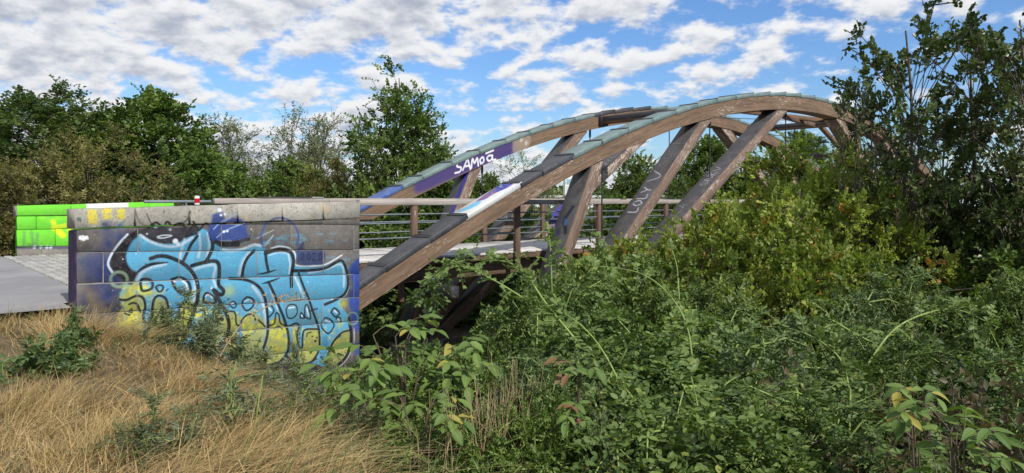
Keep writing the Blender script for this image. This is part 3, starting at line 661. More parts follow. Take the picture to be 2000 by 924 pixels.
SM = [mesh('paving_sett', *(lambda vf: (vf[0], np.array(vf[1])))(sett_me(i)), M_SETT) for i in range(6)]
spots = []
for it, t_ in enumerate(np.arange(-5.9, 2.62, sl_)):
    for is_, s_ in enumerate(np.arange(-5.02, -1.85, sw_)):
        tt = t_ + (is_ % 2) * sl_ * .5
        p = br(s_, tt, 0); X_ = 1000 + F * p[0] / p[1]
        spots.append((X_, s_, tt, p))
ang = math.atan2(NV[1], NV[0])
vis = sorted([q for q in spots if q[0] < 158], key=lambda q: q[3][1])
near_, rest = vis[:290], vis[290:] + [q for q in spots if q[0] >= 158]
for X_, s_, tt, p in near_:
    o = bpy.data.objects.new('paving_sett', SM[R.integers(0, 6)]); COL.objects.link(o); o.parent = pav
    o.location = (p[0], p[1], .004 + R.uniform(-.004, .004)); o.rotation_euler = (R.normal() * .02, R.normal() * .02, ang + R.normal() * .02)
Vs, Fs, off = [], [], 0
for X_, s_, tt, p in rest:
    V, Fq = sett_me(0); V = np.array(V); ca, sa = math.cos(ang), math.sin(ang)
    V = np.stack([p[0] + V[:, 0] * ca - V[:, 1] * sa, p[1] + V[:, 0] * sa + V[:, 1] * ca, V[:, 2] + .004 + R.uniform(-.004, .004)], 1); Vs.append(V); Fs.append(np.array(Fq) + off); off += len(V)
tag(ob('far_setts', mesh('far_setts', np.concatenate(Vs), np.concatenate(Fs), M_SETT), pav), kind='stuff')

# ------------------------------------------------------------ the bridge
SC, H0, K1, Q1 = 17.08, 3.2665, .0177857, -5.04e-6
def zc(s): d = np.asarray(s, float) - SC; return 1.2 + H0 - K1 * d * d - Q1 * d ** 4
def dz(s): d = s - SC; return -2 * K1 * d - 4 * Q1 * d ** 3
def dep(s): return .41 + .11 * np.exp(-((s - 16.5) / 6.5) ** 2)
AW = .52
bridge = empty('timber_bridge', br(17, -1.5, 0)); bpy.context.view_layer.update()
tag(bridge, 'weathered brown timber tied arch footbridge with slanting struts and graffiti, crossing behind the bushes', 'bridge')
# paint on the far arch: blue purple coat with white letters
FT = -3.77
def far_uv(s, z): return (s + 1.5) / 12., (z - zc(s)) / .9 + .5
fa = Canvas('far_arch_spray_paint', 1500, 112, lambda x, y: far_uv(*on_t(x, y, FT))); fa.mpp = 12 / 1500
G6 = lambda *p: [(690 + x / 3.08, 150 + y / 3.08) for x, y in p]
PUR2 = rgb(62, 52, 110)
fa.poly(G6((370, 600), (480, 560), (620, 485), (780, 430), (960, 385), (970, 470), (860, 505), (700, 570), (560, 630), (380, 700)), PUR2, .93, .12, rag=1)
fa.poly(G6((960, 370), (1060, 350), (1050, 430), (965, 460)), rgb(150, 135, 120), .8, .08, rag=2)
for c in ((985, 362), (1010, 380), (1040, 400)): fa.blob(G6(c)[0], .07, rgb(200, 195, 185), .8, .5, rag=2)
for p in (((648, 512), (628, 520), (624, 540), (648, 548), (640, 572), (612, 580)), ((658, 562), (672, 530), (686, 498), (696, 528), (704, 556)), ((668, 540), (700, 536)),
          ((710, 548), (716, 495), (730, 520), (744, 490), (752, 536)), ((775, 485), (762, 500), (768, 522), (784, 510), (782, 488), (775, 485)), ((798, 462), (842, 444)), ((836, 474), (815, 476), (804, 492), (816, 508), (832, 496), (836, 474), (838, 500), (856, 498))):
    fa.stroke(G6(*p), .055, rgb(225, 225, 230), .97, soft=.012, smooth=True)
IMF = fa.image()
M_WOOD = wood_mat('weathered_glulam', (.095, .062, .041), (.25, .165, .105), .0, dirt=.35, lam=.105)
M_WOODP = wood_mat('peeling_timber', (.095, .062, .044), (.24, .165, .12), .20, (.50, .43, .37), dirt=.3)
M_WOODN = wood_mat('weathered_glulam_peeling', (.095, .062, .041), (.25, .165, .105), .15, (.50, .43, .36), dirt=.3, lam=.105)
M_WOODF = wood_mat('painted_glulam', (.095, .062, .041), (.25, .165, .105), .03, img=IMF, dirt=.35, lam=.105)
M_GREY = wood_mat('grey_boards', (.36, .34, .32), (.64, .62, .59), .0, dirt=.35)
M_RAIL = wood_mat('grey_handrail_timber', (.22, .19, .165), (.42, .38, .34), .0, dirt=.3)
M_POST = wood_mat('brown_post_timber', (.075, .045, .032), (.19, .12, .085), .05, dirt=.3)
M_CAPG = metal_mat('green_patina_sheet', (.13, .185, .175), (.19, .25, .235))
M_CAPD = metal_mat('dark_grey_sheet', (.045, .046, .05), (.085, .085, .09))
M_STEEL = metal_mat('galvanised_steel', (.13, .16, .165), (.20, .235, .24), rough=.5, metal=.4)
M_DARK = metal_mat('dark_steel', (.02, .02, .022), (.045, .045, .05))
CJ = [-3.0, -2.0, -.95, .07, 1.08, 1.95, 3.45, 4.1, 5.1] + [5.1 + i * 1.0 for i in range(1, 32)]

# cap paint (near arch, the white piece with a blue and violet panel)
def cap_piece(par, sa, sb, t0, t1, m, lift=.024, h=.11, tp=.0):
    over = .018
    def top(s, e): nz = 1 / math.sqrt(1 + dz(s) ** 2); nx = -dz(s) * nz; r = dep(s) / 2 + e; return s + nx * r, zc(s) + nz * r
    e0, e1 = .012, .012 + lift + tp
    p = []
    for (s, e) in ((sa, e0), (sb, e1)):
        for t in (t0 - over, t1 + over):
            for hh in (0, -h): ss, z_ = top(s, e + .02 + hh); p.append(br(ss, t, z_))
    # order: a,t0,top a,t0,bot a,t1,top a,t1,bot b...
    q = [p[1], p[5], p[7], p[3], p[0], p[4], p[6], p[2]]
    o = hexa('metal_cap', q, m, None, .004); return adopt(o, par)
def arch(t1, m, painted, capmat):
    t0 = t1 - AW; ss = np.linspace(-4.3, 38.6, 92); arc = np.concatenate([[0], np.cumsum(np.hypot(np.diff(ss), np.diff(zc(ss))))])
    d_ = np.array([dz(s) for s in ss]); nz = 1 / np.sqrt(1 + d_ ** 2); nx = -d_ * nz; r = dep(ss) / 2
    up = [(ss + nx * r, zc(ss) + nz * r), (ss - nx * r, zc(ss) - nz * r)]
    V = []; UV = []; Fq = []
    def face(a, b, ta, tb, va, vb):
        o = len(V)
        for i in range(len(ss)):
            V.append(br(a[0][i], ta, a[1][i])); UV.append((arc[i], va)); V.append(br(b[0][i], tb, b[1][i])); UV.append((arc[i], vb))
        for i in range(len(ss) - 1): Fq.append([o + 2 * i, o + 2 * i + 1, o + 2 * i + 3, o + 2 * i + 2])
    face(up[0], up[1], t1, t1, .45, 0.0); face(up[1], up[0], t0, t0, 0, .45); face(up[1], up[1], t1, t0, 1., 1.5); face(up[0], up[0], t0, t1, 2, 2.5)
    me = mesh('arch', V, np.array(Fq), m, uv=UV)
    if painted:
        def f(co):
            s_, t_ = st(co[:, 0], co[:, 1]); u_, v_ = far_uv(s_, co[:, 2]); u_ = np.where(t_ < t1 - .1, 5., u_); return np.stack([u_, v_], 1)
        paint_uv(me, f)
    o = adopt(ob('arch', me), bridge); bpy.context.view_layer.update()
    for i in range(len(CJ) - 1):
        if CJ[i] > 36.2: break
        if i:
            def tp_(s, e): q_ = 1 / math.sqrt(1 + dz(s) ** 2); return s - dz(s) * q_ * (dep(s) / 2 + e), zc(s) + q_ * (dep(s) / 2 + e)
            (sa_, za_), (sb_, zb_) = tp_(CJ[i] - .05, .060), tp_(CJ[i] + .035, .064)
            adopt(beam('cap_lip_shade', br(sa_, t1 - AW / 2, za_), br(sb_, t1 - AW / 2, zb_), AW + .05, .012, M_DARK, None, bev=0), o)  # dark strip paints in the shade under each raised cap end
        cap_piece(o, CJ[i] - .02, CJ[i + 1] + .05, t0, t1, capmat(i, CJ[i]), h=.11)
    return o
# white cap with its panel
NT1 = .92
ct = lambda s, e: (s - dz(s) / math.sqrt(1 + dz(s) ** 2) * (dep(s) / 2 + e), zc(s) + (dep(s) / 2 + e) / math.sqrt(1 + dz(s) ** 2))
sA, zA = ct(1.93, .05); sB, zB = ct(3.5, .06)
p0 = np.array(br(sA, NT1 + .04, zA)); e1 = np.array(br(sB, NT1 + .04, zB)) - p0; L1 = np.linalg.norm(e1); e2 = np.array(br(sA, NT1 - AW - .04, zA)) - p0; L2 = np.linalg.norm(e2)
cpt = plane_to(p0, e1, e2, 1, 1)
cc = Canvas('cap_spray_paint', 300, 120, cpt); cc.mpp = L1 / 300
Gp = lambda *p: [(690 + x / 3.08, 150 + y / 3.08) for x, y in p]
cc.a[...] = np.array(rgb(200, 200, 195) + (1,))
cc.poly(Gp((620, 805), (700, 770), (760, 735), (760, 760), (690, 795), (640, 808)), rgb(80, 175, 215), .9, .03)
cc.poly(Gp((740, 745), (800, 700), (870, 660), (960, 640), (930, 665), (850, 700), (790, 735)), rgb(90, 55, 130), .92, .03)
cc.poly(Gp((850, 665), (930, 630), (985, 625), (940, 655), (870, 690)), rgb(45, 55, 150), .92, .03)
for c in ((775, 725), (800, 712), (745, 745)): cc.blob(Gp(c)[0], .06, rgb(190, 80, 130), .7, .8)
cc.blob(Gp((885, 658))[0], .03, WHT, .9, .3)
IMC = cc.image()
M_CAPW = metal_mat('white_painted_sheet', (.42, .42, .40), (.52, .52, .50), IMC)
M_CAPB = metal_mat('blue_tinted_sheet', rgb(60, 80, 140), rgb(90, 110, 150))
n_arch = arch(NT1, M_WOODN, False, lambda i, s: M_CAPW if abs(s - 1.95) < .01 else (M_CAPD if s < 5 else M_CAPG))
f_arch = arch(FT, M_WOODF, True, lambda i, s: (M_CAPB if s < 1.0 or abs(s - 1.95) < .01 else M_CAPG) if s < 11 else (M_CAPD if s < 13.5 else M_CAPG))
for o in n_arch.children:
    if o.data.materials[0] == M_CAPW:
        def f(co):
            q = co - p0; a = (q @ e1) / (e1 @ e1); b = (q @ e2) / (e2 @ e2); return np.stack([np.clip(a, .01, .99), np.clip(b, .01, .99)], 1)
        paint_uv(o.data, f); o['label'] = 'white painted cap with a blue and violet panel'

# slanting struts, a fan of three from each springing
def strut(s0, z0, s1, t1, paint=None, cover=True, wood=None):
    a = np.array(br(s0, t1 - .03 - .24, z0)); b = np.array(br(s1, t1 - .03 - .24, zc(s1) - dep(s1) * .3)); side = np.array([NV[0], NV[1], 0])
    o = adopt(beam('strut', a, b, .48, .34, wood or M_WOODP, None, side=side, bev=.01), bridge)
    t = (b - a) / np.linalg.norm(b - a); u = np.cross(side, t)
    if u[2] < 0: u = -u
    # sheet cover on the upper face
    b2 = b - t * .02
    c = adopt(beam('metal_cover', a + u * .183, b2 + u * .183, .53, .022, M_CAPD, None, side=side, bev=.003), o)
    if paint is not None:
        pp = a + u * .195 + side * .265; E1 = b2 - a; E2 = -side * .53
        cs = Canvas('strut_spray_paint', 700, 56, plane_to(pp, E1, E2, 1, 1)); cs.mpp = np.linalg.norm(E1) / 700
        paint(cs); im = cs.image(); m = metal_mat('sprayed_dark_sheet', (.05, .048, .05), (.095, .09, .09), im); c.data.materials[0] = m
        def f(co):
            q = co - pp; return np.stack([(q @ E1) / (E1 @ E1), (q @ E2) / (E2 @ E2)], 1)
        paint_uv(c.data, f)
    return o
H1 = lambda *p: [(1050 + x / 3.08, 150 + y / 3.08) for x, y in p]
H2 = lambda *p: [(1200 + x / 2.98, 290 + y / 2.98) for x, y in p]
GL_ = {'S': [[(1, .9), (.4, 1), (.1, .75), (.5, .5), (.9, .3), (.6, 0), (0, .1)]], 'O': [[(.5, 0), (.05, .4), (.3, .95), (.8, .9), (.95, .4), (.5, 0)]], 'L': [[(.1, 1), (.15, 0), (.9, .05)]], 'V': [[(0, 1), (.45, 0), (1, 1)]],
      'C': [[(.9, .9), (.3, .9), (.05, .4), (.4, 0), (.95, .1)]], 'T': [[(0, 1), (1, 1)], [(.5, 1), (.5, 0)]], 'K': [[(.1, 0), (.1, 1)], [(.9, 1), (.15, .5), (.9, 0)]], 'Y': [[(0, 1), (.5, .5), (1, 1)], [(.5, .5), (.45, 0)]], 'U': [[(0, 1), (.05, .2), (.5, 0), (.9, .2), (1, 1)]],
      'A': [[(0, 0), (.5, 1), (1, 0)], [(.2, .4), (.8, .4)]], 'N': [[(0, 0), (.1, 1), (.85, 0), (1, 1)]], 'E': [[(.9, 1), (.1, .95), (.1, 0), (.95, 0)], [(.1, .5), (.7, .5)]], 'Z': [[(0, 1), (1, .95), (0, .05), (1, 0)]]}
def word(c, txt, u0, du, v0, dv, w, col, al=.92, gap=1.25):
    al *= .8; du *= .85; w *= .85; v0 += dv * .1; dv *= .8
    c.to = lambda u, v: (u, v)
    for i, ch in enumerate(txt):
        for stk in GL_.get(ch, []): c.stroke([(u0 + (i * gap + x_) * du, v0 + y_ * dv) for x_, y_ in stk], w, col, al, soft=.012)
def pB(c):
    word(c, 'SOCT', .74, .028, .2, .6, .045, rgb(18, 16, 18)); word(c, 'SOCT', .742, .028, .24, .6, .014, rgb(190, 186, 186), .75)
    word(c, 'LOLY', .545, .026, .15, .65, .045, rgb(190, 190, 196)); word(c, 'V', .675, .055, .1, .8, .035, rgb(190, 190, 196)); word(c, 'SS', .60, .012, .05, .2, .018, rgb(90, 130, 170))
def pC(c):
    word(c, 'SNKV', .60, .020, .25, .5, .028, rgb(205, 203, 203), .85); word(c, 'TCA', .47, .018, .3, .5, .022, rgb(190, 188, 188), .7)
def pE(c):
    word(c, 'KTSOCANYLS', .55, .024, .2, .6, .035, rgb(170, 167, 165), .75); word(c, 'LVTA', .36, .03, .2, .6, .035, rgb(170, 167, 165), .6)
    c.poly([(.44, .0), (.53, .0), (.53, .5), (.45, .6)], rgb(70, 65, 150), .9, .03, smooth=False)
def pA(c):
    word(c, 'O', .86, .02, .4, .3, .03, rgb(110, 120, 150), .6); c.to = lambda u, v: (u, v)
    c.stroke([(.62, .2), (.68, .5), (.74, .3)], .10, rgb(22, 26, 40), .9, soft=.04); c.stroke([(.66, .4), (.68, .45)], .07, rgb(50, 100, 160), .85, soft=.03); c.stroke([(.58, .6), (.63, .7)], .10, rgb(35, 45, 90), .8, soft=.04)
def pF(c): word(c, 'SYALK', .5, .03, .2, .6, .03, rgb(190, 190, 190), .75)
def pG(c):
    c.to = lambda u, v: (u, v); c.poly([(.45, -.1), (1.1, -.1), (1.1, .35), (.45, .3)], rgb(55, 52, 140), .8, .04, smooth=False)
# chalk letters on the wood flank of the far strut
def flank(s0, z0, s1, t1):
    pp = np.array(br(s0, t1 - .03, z0)); E1 = np.array(br(s1, t1 - .03, float(zc(s1)))) - pp; E2 = np.array([0, 0, .6])
    c = Canvas('flank_spray_paint', 900, 80, plane_to(pp - E2 / 2, E1, E2, 1, 1)); c.mpp = np.linalg.norm(E1) / 900; return c, pp, E1, E2
struts_n = [(3.55, 6.03, pA), (3.9, 10.75, pB), (4.3, 15.2, pC)]
for s0, s1, pt_ in struts_n: strut(s0, -2.75, s1, NT1, pt_)
for s0, s1 in ((30.6, 28.1), (30.2, 23.4), (29.8, 19.0)): strut(s0, -2.75, s1, NT1)
for s0, s1, pt_ in ((3.55, 6.0, pG), (3.9, 10.6, pF), (4.3, 14.95, pE)):
    if pt_ is pE:
        cfl, pp_, E1_, E2_ = flank(s0, -2.75, s1, FT)
        word(cfl, 'SONNALLE', .60, .026, .33, .4, .045, rgb(205, 195, 185), .9)
        cfl.poly([(.44, .1), (.56, .1), (.56, .9), (.45, .9)], rgb(60, 55, 140), .9, .04, smooth=False)
        mfl = wood_mat('chalked_timber', (.095, .062, .044), (.24, .165, .12), .20, (.50, .43, .37), img=cfl.image(), dirt=.3)
        o = strut(s0, -2.75, s1, FT, pt_, wood=mfl)
        def f(co):
            q = co - (pp_ - E2_ / 2); n_ = np.array([NV[0], NV[1], 0]); a = (q @ np.array([U[0], U[1], 0])) / (E1_ @ np.array([U[0], U[1], 0])); b = (q[:, 2] - a * E1_[2]) / .6
            return np.stack([a, b], 1)
        paint_uv(o.data, f)
    else: strut(s0, -2.75, s1, FT, pt_, wood=M_WOODP)
for s0, s1 in ((30.6, 28.1), (30.2, 23.4), (29.8, 19.0)): strut(s0, -2.75, s1, FT)
M_CONC = plain('concrete', (.26, .25, .24), .9, var=.3)
for s_ in (3.95, 30.2):
    for t_ in (NT1 - .27, FT - .27):
        q = [br(s_ - 1., t_ - .5, -4.2), br(s_ + 1., t_ - .5, -4.2), br(s_ + 1., t_ + .5, -4.2), br(s_ - 1., t_ + .5, -4.2), br(s_ - .7, t_ - .38, -2.7), br(s_ + .7, t_ - .38, -2.7), br(s_ + .7, t_ + .38, -2.7), br(s_ - .7, t_ + .38, -2.7)]
        adopt(hexa('pier_footing', q, M_CONC, None, .02), bridge)
# cross beams between the arches with dark sheet covers, diagonals and rods
ti, to_ = FT - .02, NT1 - AW + .02
CB = [11.4, 16.2, 20.95, 25.5]
for s_ in CB:
    z_ = float(zc(s_)) - .02
    o = adopt(beam('cross_beam', br(s_, ti, z_), br(s_, to_, z_), .26, .22, M_WOOD, None, bev=.008), bridge)
    adopt(beam('metal_cover', br(s_, ti + .03, z_ + .05), br(s_, to_ - .03, z_ + .05), .30, .17, M_CAPD, None, bev=.004), o)
    adopt(beam('end_bracket', br(s_, ti, z_ - .02), br(s_, ti + .18, z_ - .02), .34, .30, M_DARK, None, bev=.01), o)
    adopt(beam('end_bracket', br(s_, to_ - .18, z_ - .02), br(s_, to_, z_ - .02), .34, .30, M_DARK, None, bev=.01), o)
zt = lambda s: float(zc(s)) - .05
for (sa, ta, sb, tb) in ((13.6, to_, 20.9, -.9), (16.3, -1.4, 20.9, to_ - .1), (21.0, -.7, 25.5, -1.6), (11.5, -1.6, 16.1, -1.0)):
    adopt(beam('diagonal_brace', br(sa, ta, zt(sa)), br(sb, tb, zt(sb)), .16, .16, M_WOOD, None, bev=.006), bridge)
for sa, sb in ((11.5, 16.1), (16.3, 20.8), (21.1, 25.4)):
    for ta, tb in ((ti, to_), (to_, ti)):
        adopt(tubes('tie_rod', [([br(sa, ta, zt(sa)), br((sa + sb) / 2, -1.6, (zt(sa) + zt(sb)) / 2), br(sb, tb, zt(sb))], .014)], M_DARK), bridge)
    sm = (sa + sb) / 2; adopt(beam('turnbuckle_plate', br(sm - .16, -1.6, (zt(sa) + zt(sb)) / 2), br(sm + .16, -1.6, (zt(sa) + zt(sb)) / 2), .34, .07, M_DARK, None, bev=.01), bridge)
# hanger rods
for s_ in (6.35, 11.1, 15.6, 20.3, 25., 28.6):
    for t_ in (NT1 - .26, FT - .26):
        o = adopt(tubes('hanger_rod', [([br(s_, t_, -.45), br(s_, t_, float(zc(s_)) - .15)], .019)], M_DARK, k=8), bridge)
        adopt(tubes('hanger_sleeve', [([br(s_, t_, float(zc(s_)) - .52), br(s_, t_, float(zc(s_)) - .14)], .036)], M_DARK, k=8), o)
# deck
DT = -3.1; S0, S1 = -1.75, 34.5
deck = adopt(hexa('deck', [br(S0, DT + .08, -.16), br(S1, DT + .08, -.16), br(S1, -.08, -.16), br(S0, -.08, -.16), br(S0, DT + .08, -.052), br(S1, DT + .08, -.052), br(S1, -.08, -.052), br(S0, -.08, -.052)], M_POST, None, .005), bridge)
bpy.context.view_layer.update()
pm = []
for j in range(4):
    o = hexa('plank', [(0, 0, -.05), (.156, 0, -.05), (.156, -DT, -.05), (0, -DT, -.05), (0, 0, 0), (.156, 0, 0), (.156, -DT, 0), (0, -DT, 0)], M_GREY, None, .006); pm.append(o.data); bpy.data.objects.remove(o)
uang = math.atan2(U[1], U[0])     # local x runs along the bridge, local y away from the camera side
s_ = S0; i = 0
while s_ < S1 and i < 208:
    o = bpy.data.objects.new('plank', pm[i % 4]); COL.objects.link(o); q = br(s_, R.uniform(-.012, .012), 0)
    o.location = (q[0], q[1], R.uniform(-.004, .004)); o.rotation_euler = (R.normal() * .0012, R.normal() * .006, uang)
    adopt(o, deck); i += 1; s_ += .176
# girders and cross bearers
for t_ in (-.42, DT + .42):
    adopt(beam('girder', br(S0, t_, -.36), br(S1, t_, -.36), .2, .38, M_WOOD, None, bev=.01), bridge)
adopt(beam('edge_beam', br(S0, -.06, -.115), br(S1, -.06, -.115), .07, .12, M_POST, None), bridge)
adopt(beam('edge_beam', br(S0, DT + .06, -.115), br(S1, DT + .06, -.115), .07, .12, M_POST, None), bridge)
for s_ in (1.6, 6.35, 11.1, 15.6, 20.3, 25., 28.6):
    adopt(beam('cross_bearer', br(s_, FT - .5, -.67), br(s_, NT1, -.67), .2, .24, M_DARK, None, bev=.01), bridge)
adopt(lathe('steel_bearing', [(.01, -.12), (.12, -.12), (.12, .0), (.14, .0), (.14, .03), (.01, .03)], M_STEEL, None, 14), bridge).location = br(1.55, .35, -.45)
adopt(beam('bracket_post', br(.75, .25, -.85), br(.75, .25, -.3), .1, .1, M_POST, None), bridge)
# railings
def railing(t_, posts, s0, s1, bars, up_=0.):
    r = adopt(empty('railing', br((s0 + s1) / 2, t_, 0)), bridge); bpy.context.view_layer.update()
    for s_ in posts:
        pz = adopt(beam('post', br(s_, t_, -.42), br(s_, t_, 1.08), .11, .14, M_POST, None, up=(U[0], U[1], 0)), r)
    cuts = [s0] + [p for i, p in enumerate(posts) if i % 2 == 1 and s0 < p < s1] + [s1]
    for a, b in zip(cuts[:-1], cuts[1:]): adopt(beam('handrail', br(a + .004, t_, 1.143 + up_), br(b - .004, t_, 1.143 + up_), .15, .115, M_RAIL, None), r)
    for z_ in bars: adopt(tubes('rail_bar', [([br(s0, t_ - .02, z_), br(s1, t_ - .02, z_)], .016)], M_STEEL, k=8), r)
    return r
pn = [1.2 + 2.87 * i for i in range(0, 12)]
r1 = railing(.04, pn, -.1, 34.2, (.42, .75, .90))
pf = [-1.4, .9, 3.35, 5.7, 8.0, 10.4, 12.8, 15.2, 17.6, 20, 22.4, 24.8, 27.2, 29.6, 32, 34]
r2 = railing(DT - .04, pf, -1.75, 34.2, (.38, .60, .82), .03)
adopt(tubes('steel_rail', [([br(-3.1, DT - .05, 1.16), br(-1.8, DT - .05, 1.16)], .03)], M_STEEL, k=8), r2)
adopt(tubes('steel_rail', [([br(-2.3, DT - .05, .0), br(-2.3, DT - .05, 1.15)], .02)], M_STEEL, k=8), r2)
adopt(beam('metal_cover', br(.12 - .9, DT - .04, 1.25), br(.75 - .3, DT - .04, 1.25), .19, .022, M_CAPD, None), r2)
adopt(beam('metal_cover', br(.46, DT - .04, 1.25), br(.75, DT - .04, 1.25), .19, .022, M_CAPW, None), r2)

# ------------------------------------------------------------ vegetation generators
def unit(v): return v / (np.linalg.norm(v, axis=-1, keepdims=True) + 1e-9)
def leaf_geo(P, D, N, L, Wd, kind):
    """leaf blades from base P along D, upper side N; returns V, F, leaves' face count"""
    n = len(P); Sd = unit(np.cross(D, N)); N = np.cross(Sd, D); L = np.broadcast_to(np.asarray(L), (n,))[:, None]; Wd = np.broadcast_to(np.asarray(Wd), (n,))[:, None]
    if kind == 'kite':
        pts = [P, P + D * L * .42 + Sd * Wd + N * Wd * .35, P + D * L - N * L * .12, P + D * L * .42 - Sd * Wd + N * Wd * .35]
        V = np.stack(pts, 1).reshape(-1, 3); b = np.arange(n)[:, None] * 4
        return V, np.concatenate([np.stack([b + [0, 1, 2], b + [0, 2, 3]], 1).reshape(-1, 3)]), 2
    pts = [P, P + D * L * .30 + Sd * Wd * .85 + N * Wd * .22, P + D * L * .70 + Sd * Wd * .80 + N * Wd * .18, P + D * L - N * L * .08, P + D * L * .70 - Sd * Wd * .80 + N * Wd * .18, P + D * L * .30 - Sd * Wd * .85 + N * Wd * .22]
    V = np.stack(pts, 1).reshape(-1, 3); b = np.arange(n)[:, None] * 6
    return V, np.stack([b + [0, 1, 2, 3], b + [0, 3, 4, 5]], 1).reshape(-1, 4), 2
def twig_leaves(rg, T0, TD, TL, nodes, L, Wd, spread=1.0, droop=.25, jit=.3):
    """pairs of leaves along many twigs at once"""
    m = len(T0); P = []; D = []; N = []; T = []
    side = unit(np.cross(TD, rg.normal(size=(m, 3)) * .35 + [0, 0, 1.]))
    upv = unit(np.cross(side, TD))
    for j in range(nodes):
        f = (j + .6) / nodes; base = T0 + TD * (TL * f)[:, None] - np.array([0, 0, 1.]) * (TL * f * f * droop)[:, None]
        for sg in (-1, 1):
            if j == nodes - 1 and sg == 1: d = TD + rg.normal(size=(m, 3)) * .15
            else: d = side * sg * spread + TD * .65 + rg.normal(size=(m, 3)) * jit + [0, 0, -.12]
            P.append(base); D.append(unit(d)); N.append(unit(upv + rg.normal(size=(m, 3)) * jit * 1.3)); T.append(np.arange(m))
    return np.concatenate(P), np.concatenate(D), np.concatenate(N), np.concatenate(T)
def crown_mesh(name, rg, P, D, N, L, Wd, kind, tone, m, sz=.25, alt=None):
    n = len(P); l = L * rg.uniform(1 - sz, 1 + sz, n); V, Fq, k_ = leaf_geo(P, D, N, l, Wd * l / L, kind)
    v = np.clip(tone + rg.normal(size=n) * .16, 0, 1); w = rg.random(n) if alt is None else alt
    return mesh(name, V, Fq, m, v=np.repeat(v, k_), v2=np.repeat(w, k_))
def prof_r(profile, f):
    xs, ys = zip(*profile); return np.interp(f, xs, ys)
ROUND = [(0, .35), (.12, .75), (.35, 1.), (.6, .95), (.8, .7), (.93, .4), (1, .12)]
CONE = [(0, .6), (.15, 1.), (.4, .95), (.6, .72), (.75, .48), (.88, .22), (1, .06)]
TALL = [(0, .3), (.2, .7), (.45, 1.), (.7, .85), (.9, .5), (1, .15)]
TOPPY = [(0, .45), (.2, .7), (.4, .8), (.6, .75), (.8, .95), (.93, .8), (1, .35)]
def tree_mesh(name, seed, H, r, profile, nc, cr_, ntw, nodes, L, Wd, kind, ml, mw, low=.08, bare=.0, trunk=.11, limb=.05, outer=.55, up=.35, drop=.3, tw=.55, alt=None):
    """returns trunk mesh, crown mesh; base at the origin"""
    rg = np.random.default_rng(seed)
    nt = 9; zt_ = np.linspace(0, H * .93, nt); wob = np.cumsum(rg.normal(size=(nt, 2)) * H * .012, 0); wob -= wob[0]
    tr = np.stack([wob[:, 0], wob[:, 1], zt_], 1); rt = trunk * (1 - zt_ / H) ** .8 + .012
    tl = [(tr, rt)]
    f = rg.beta(1.15, 1.2, nc * 3); keep = rg.random(nc * 3) < prof_r(profile, f) ; f = f[keep][:nc]; nc = len(f)
    an = rg.uniform(0, 2 * math.pi, nc); lob = 1 + .16 * np.sin(an * 2 + seed) + .12 * np.sin(an * 3 + f * 7 + seed * 2) + .10 * np.sin(f * 19 + an)
    rr = r * prof_r(profile, f) * lob * rg.uniform(0, 1, nc) ** (1 - outer) 
    zz_ = H * (low + (1 - low) * f)
    tx = np.interp(zz_, zt_, tr[:, 0]); ty = np.interp(zz_, zt_, tr[:, 1])
    C = np.stack([tx + rr * np.cos(an), ty + rr * np.sin(an), zz_ + rg.normal(size=nc) * .1], 1)
    for i in range(nc):
        zb = max(.06 * H, C[i, 2] - rr[i] * rg.uniform(.6, 1.1) - .05 * H); b0 = np.array([np.interp(zb, zt_, tr[:, 0]), np.interp(zb, zt_, tr[:, 1]), zb])
        mid = (b0 + C[i]) / 2 + [0, 0, rr[i] * .12]; rl = limb * (1 - zb / H * .6) * min(1, rr[i] / r + .2)
        tl.append((bez(b0, mid, C[i], 5), np.linspace(rl, .008, 5)))
    out = unit(np.stack([np.cos(an) * .8, np.sin(an) * .8, np.full(nc, .2) + (f - .3) * .9], 1))
    ci = np.repeat(np.arange(nc), ntw); d = unit(out[ci] * .75 + rg.normal(size=(len(ci), 3)) * .75 + [0, 0, up])
    T0 = C[ci] + rg.normal(size=(len(ci), 3)) * cr_ * .28; TL = cr_ * rg.uniform(.5, 1.25, len(ci)) * tw / .55
    ctone = np.clip(rg.normal(.45, .26, nc), .0, 1)
    P, D, N, T = twig_leaves(rg, T0, d, TL, nodes, L, Wd, droop=drop)
    if bare: kk = rg.random(len(P)) > bare; P, D, N, T = P[kk], D[kk], N[kk], T[kk]
    for i in range(0, len(ci), 2 if len(ci) < 2600 else 5):
        e = T0[i] + d[i] * TL[i] - [0, 0, TL[i] * drop]; tl.append((np.array([C[ci[i]], (T0[i] + e) / 2 + [0, 0, TL[i] * drop * .2], e]), np.array([.011, .008, .004])))
    tm = tubes(name + '_wood', tl, mw, False, k=4 if len(tl) > 150 else 6)
    al = None
    if alt is not None: al = np.clip(rg.random(len(P)) * .25 + (rg.random(nc) * .55 + .25 * (f > .55))[ci[T]] * (.5 + .5 * rg.random(len(ci)))[T] + .12, 0, 1)
    cm = crown_mesh(name + '_leaves', rg, P, D, N, L, Wd, kind, ctone[ci[T]], ml, alt=al)
    return tm, cm
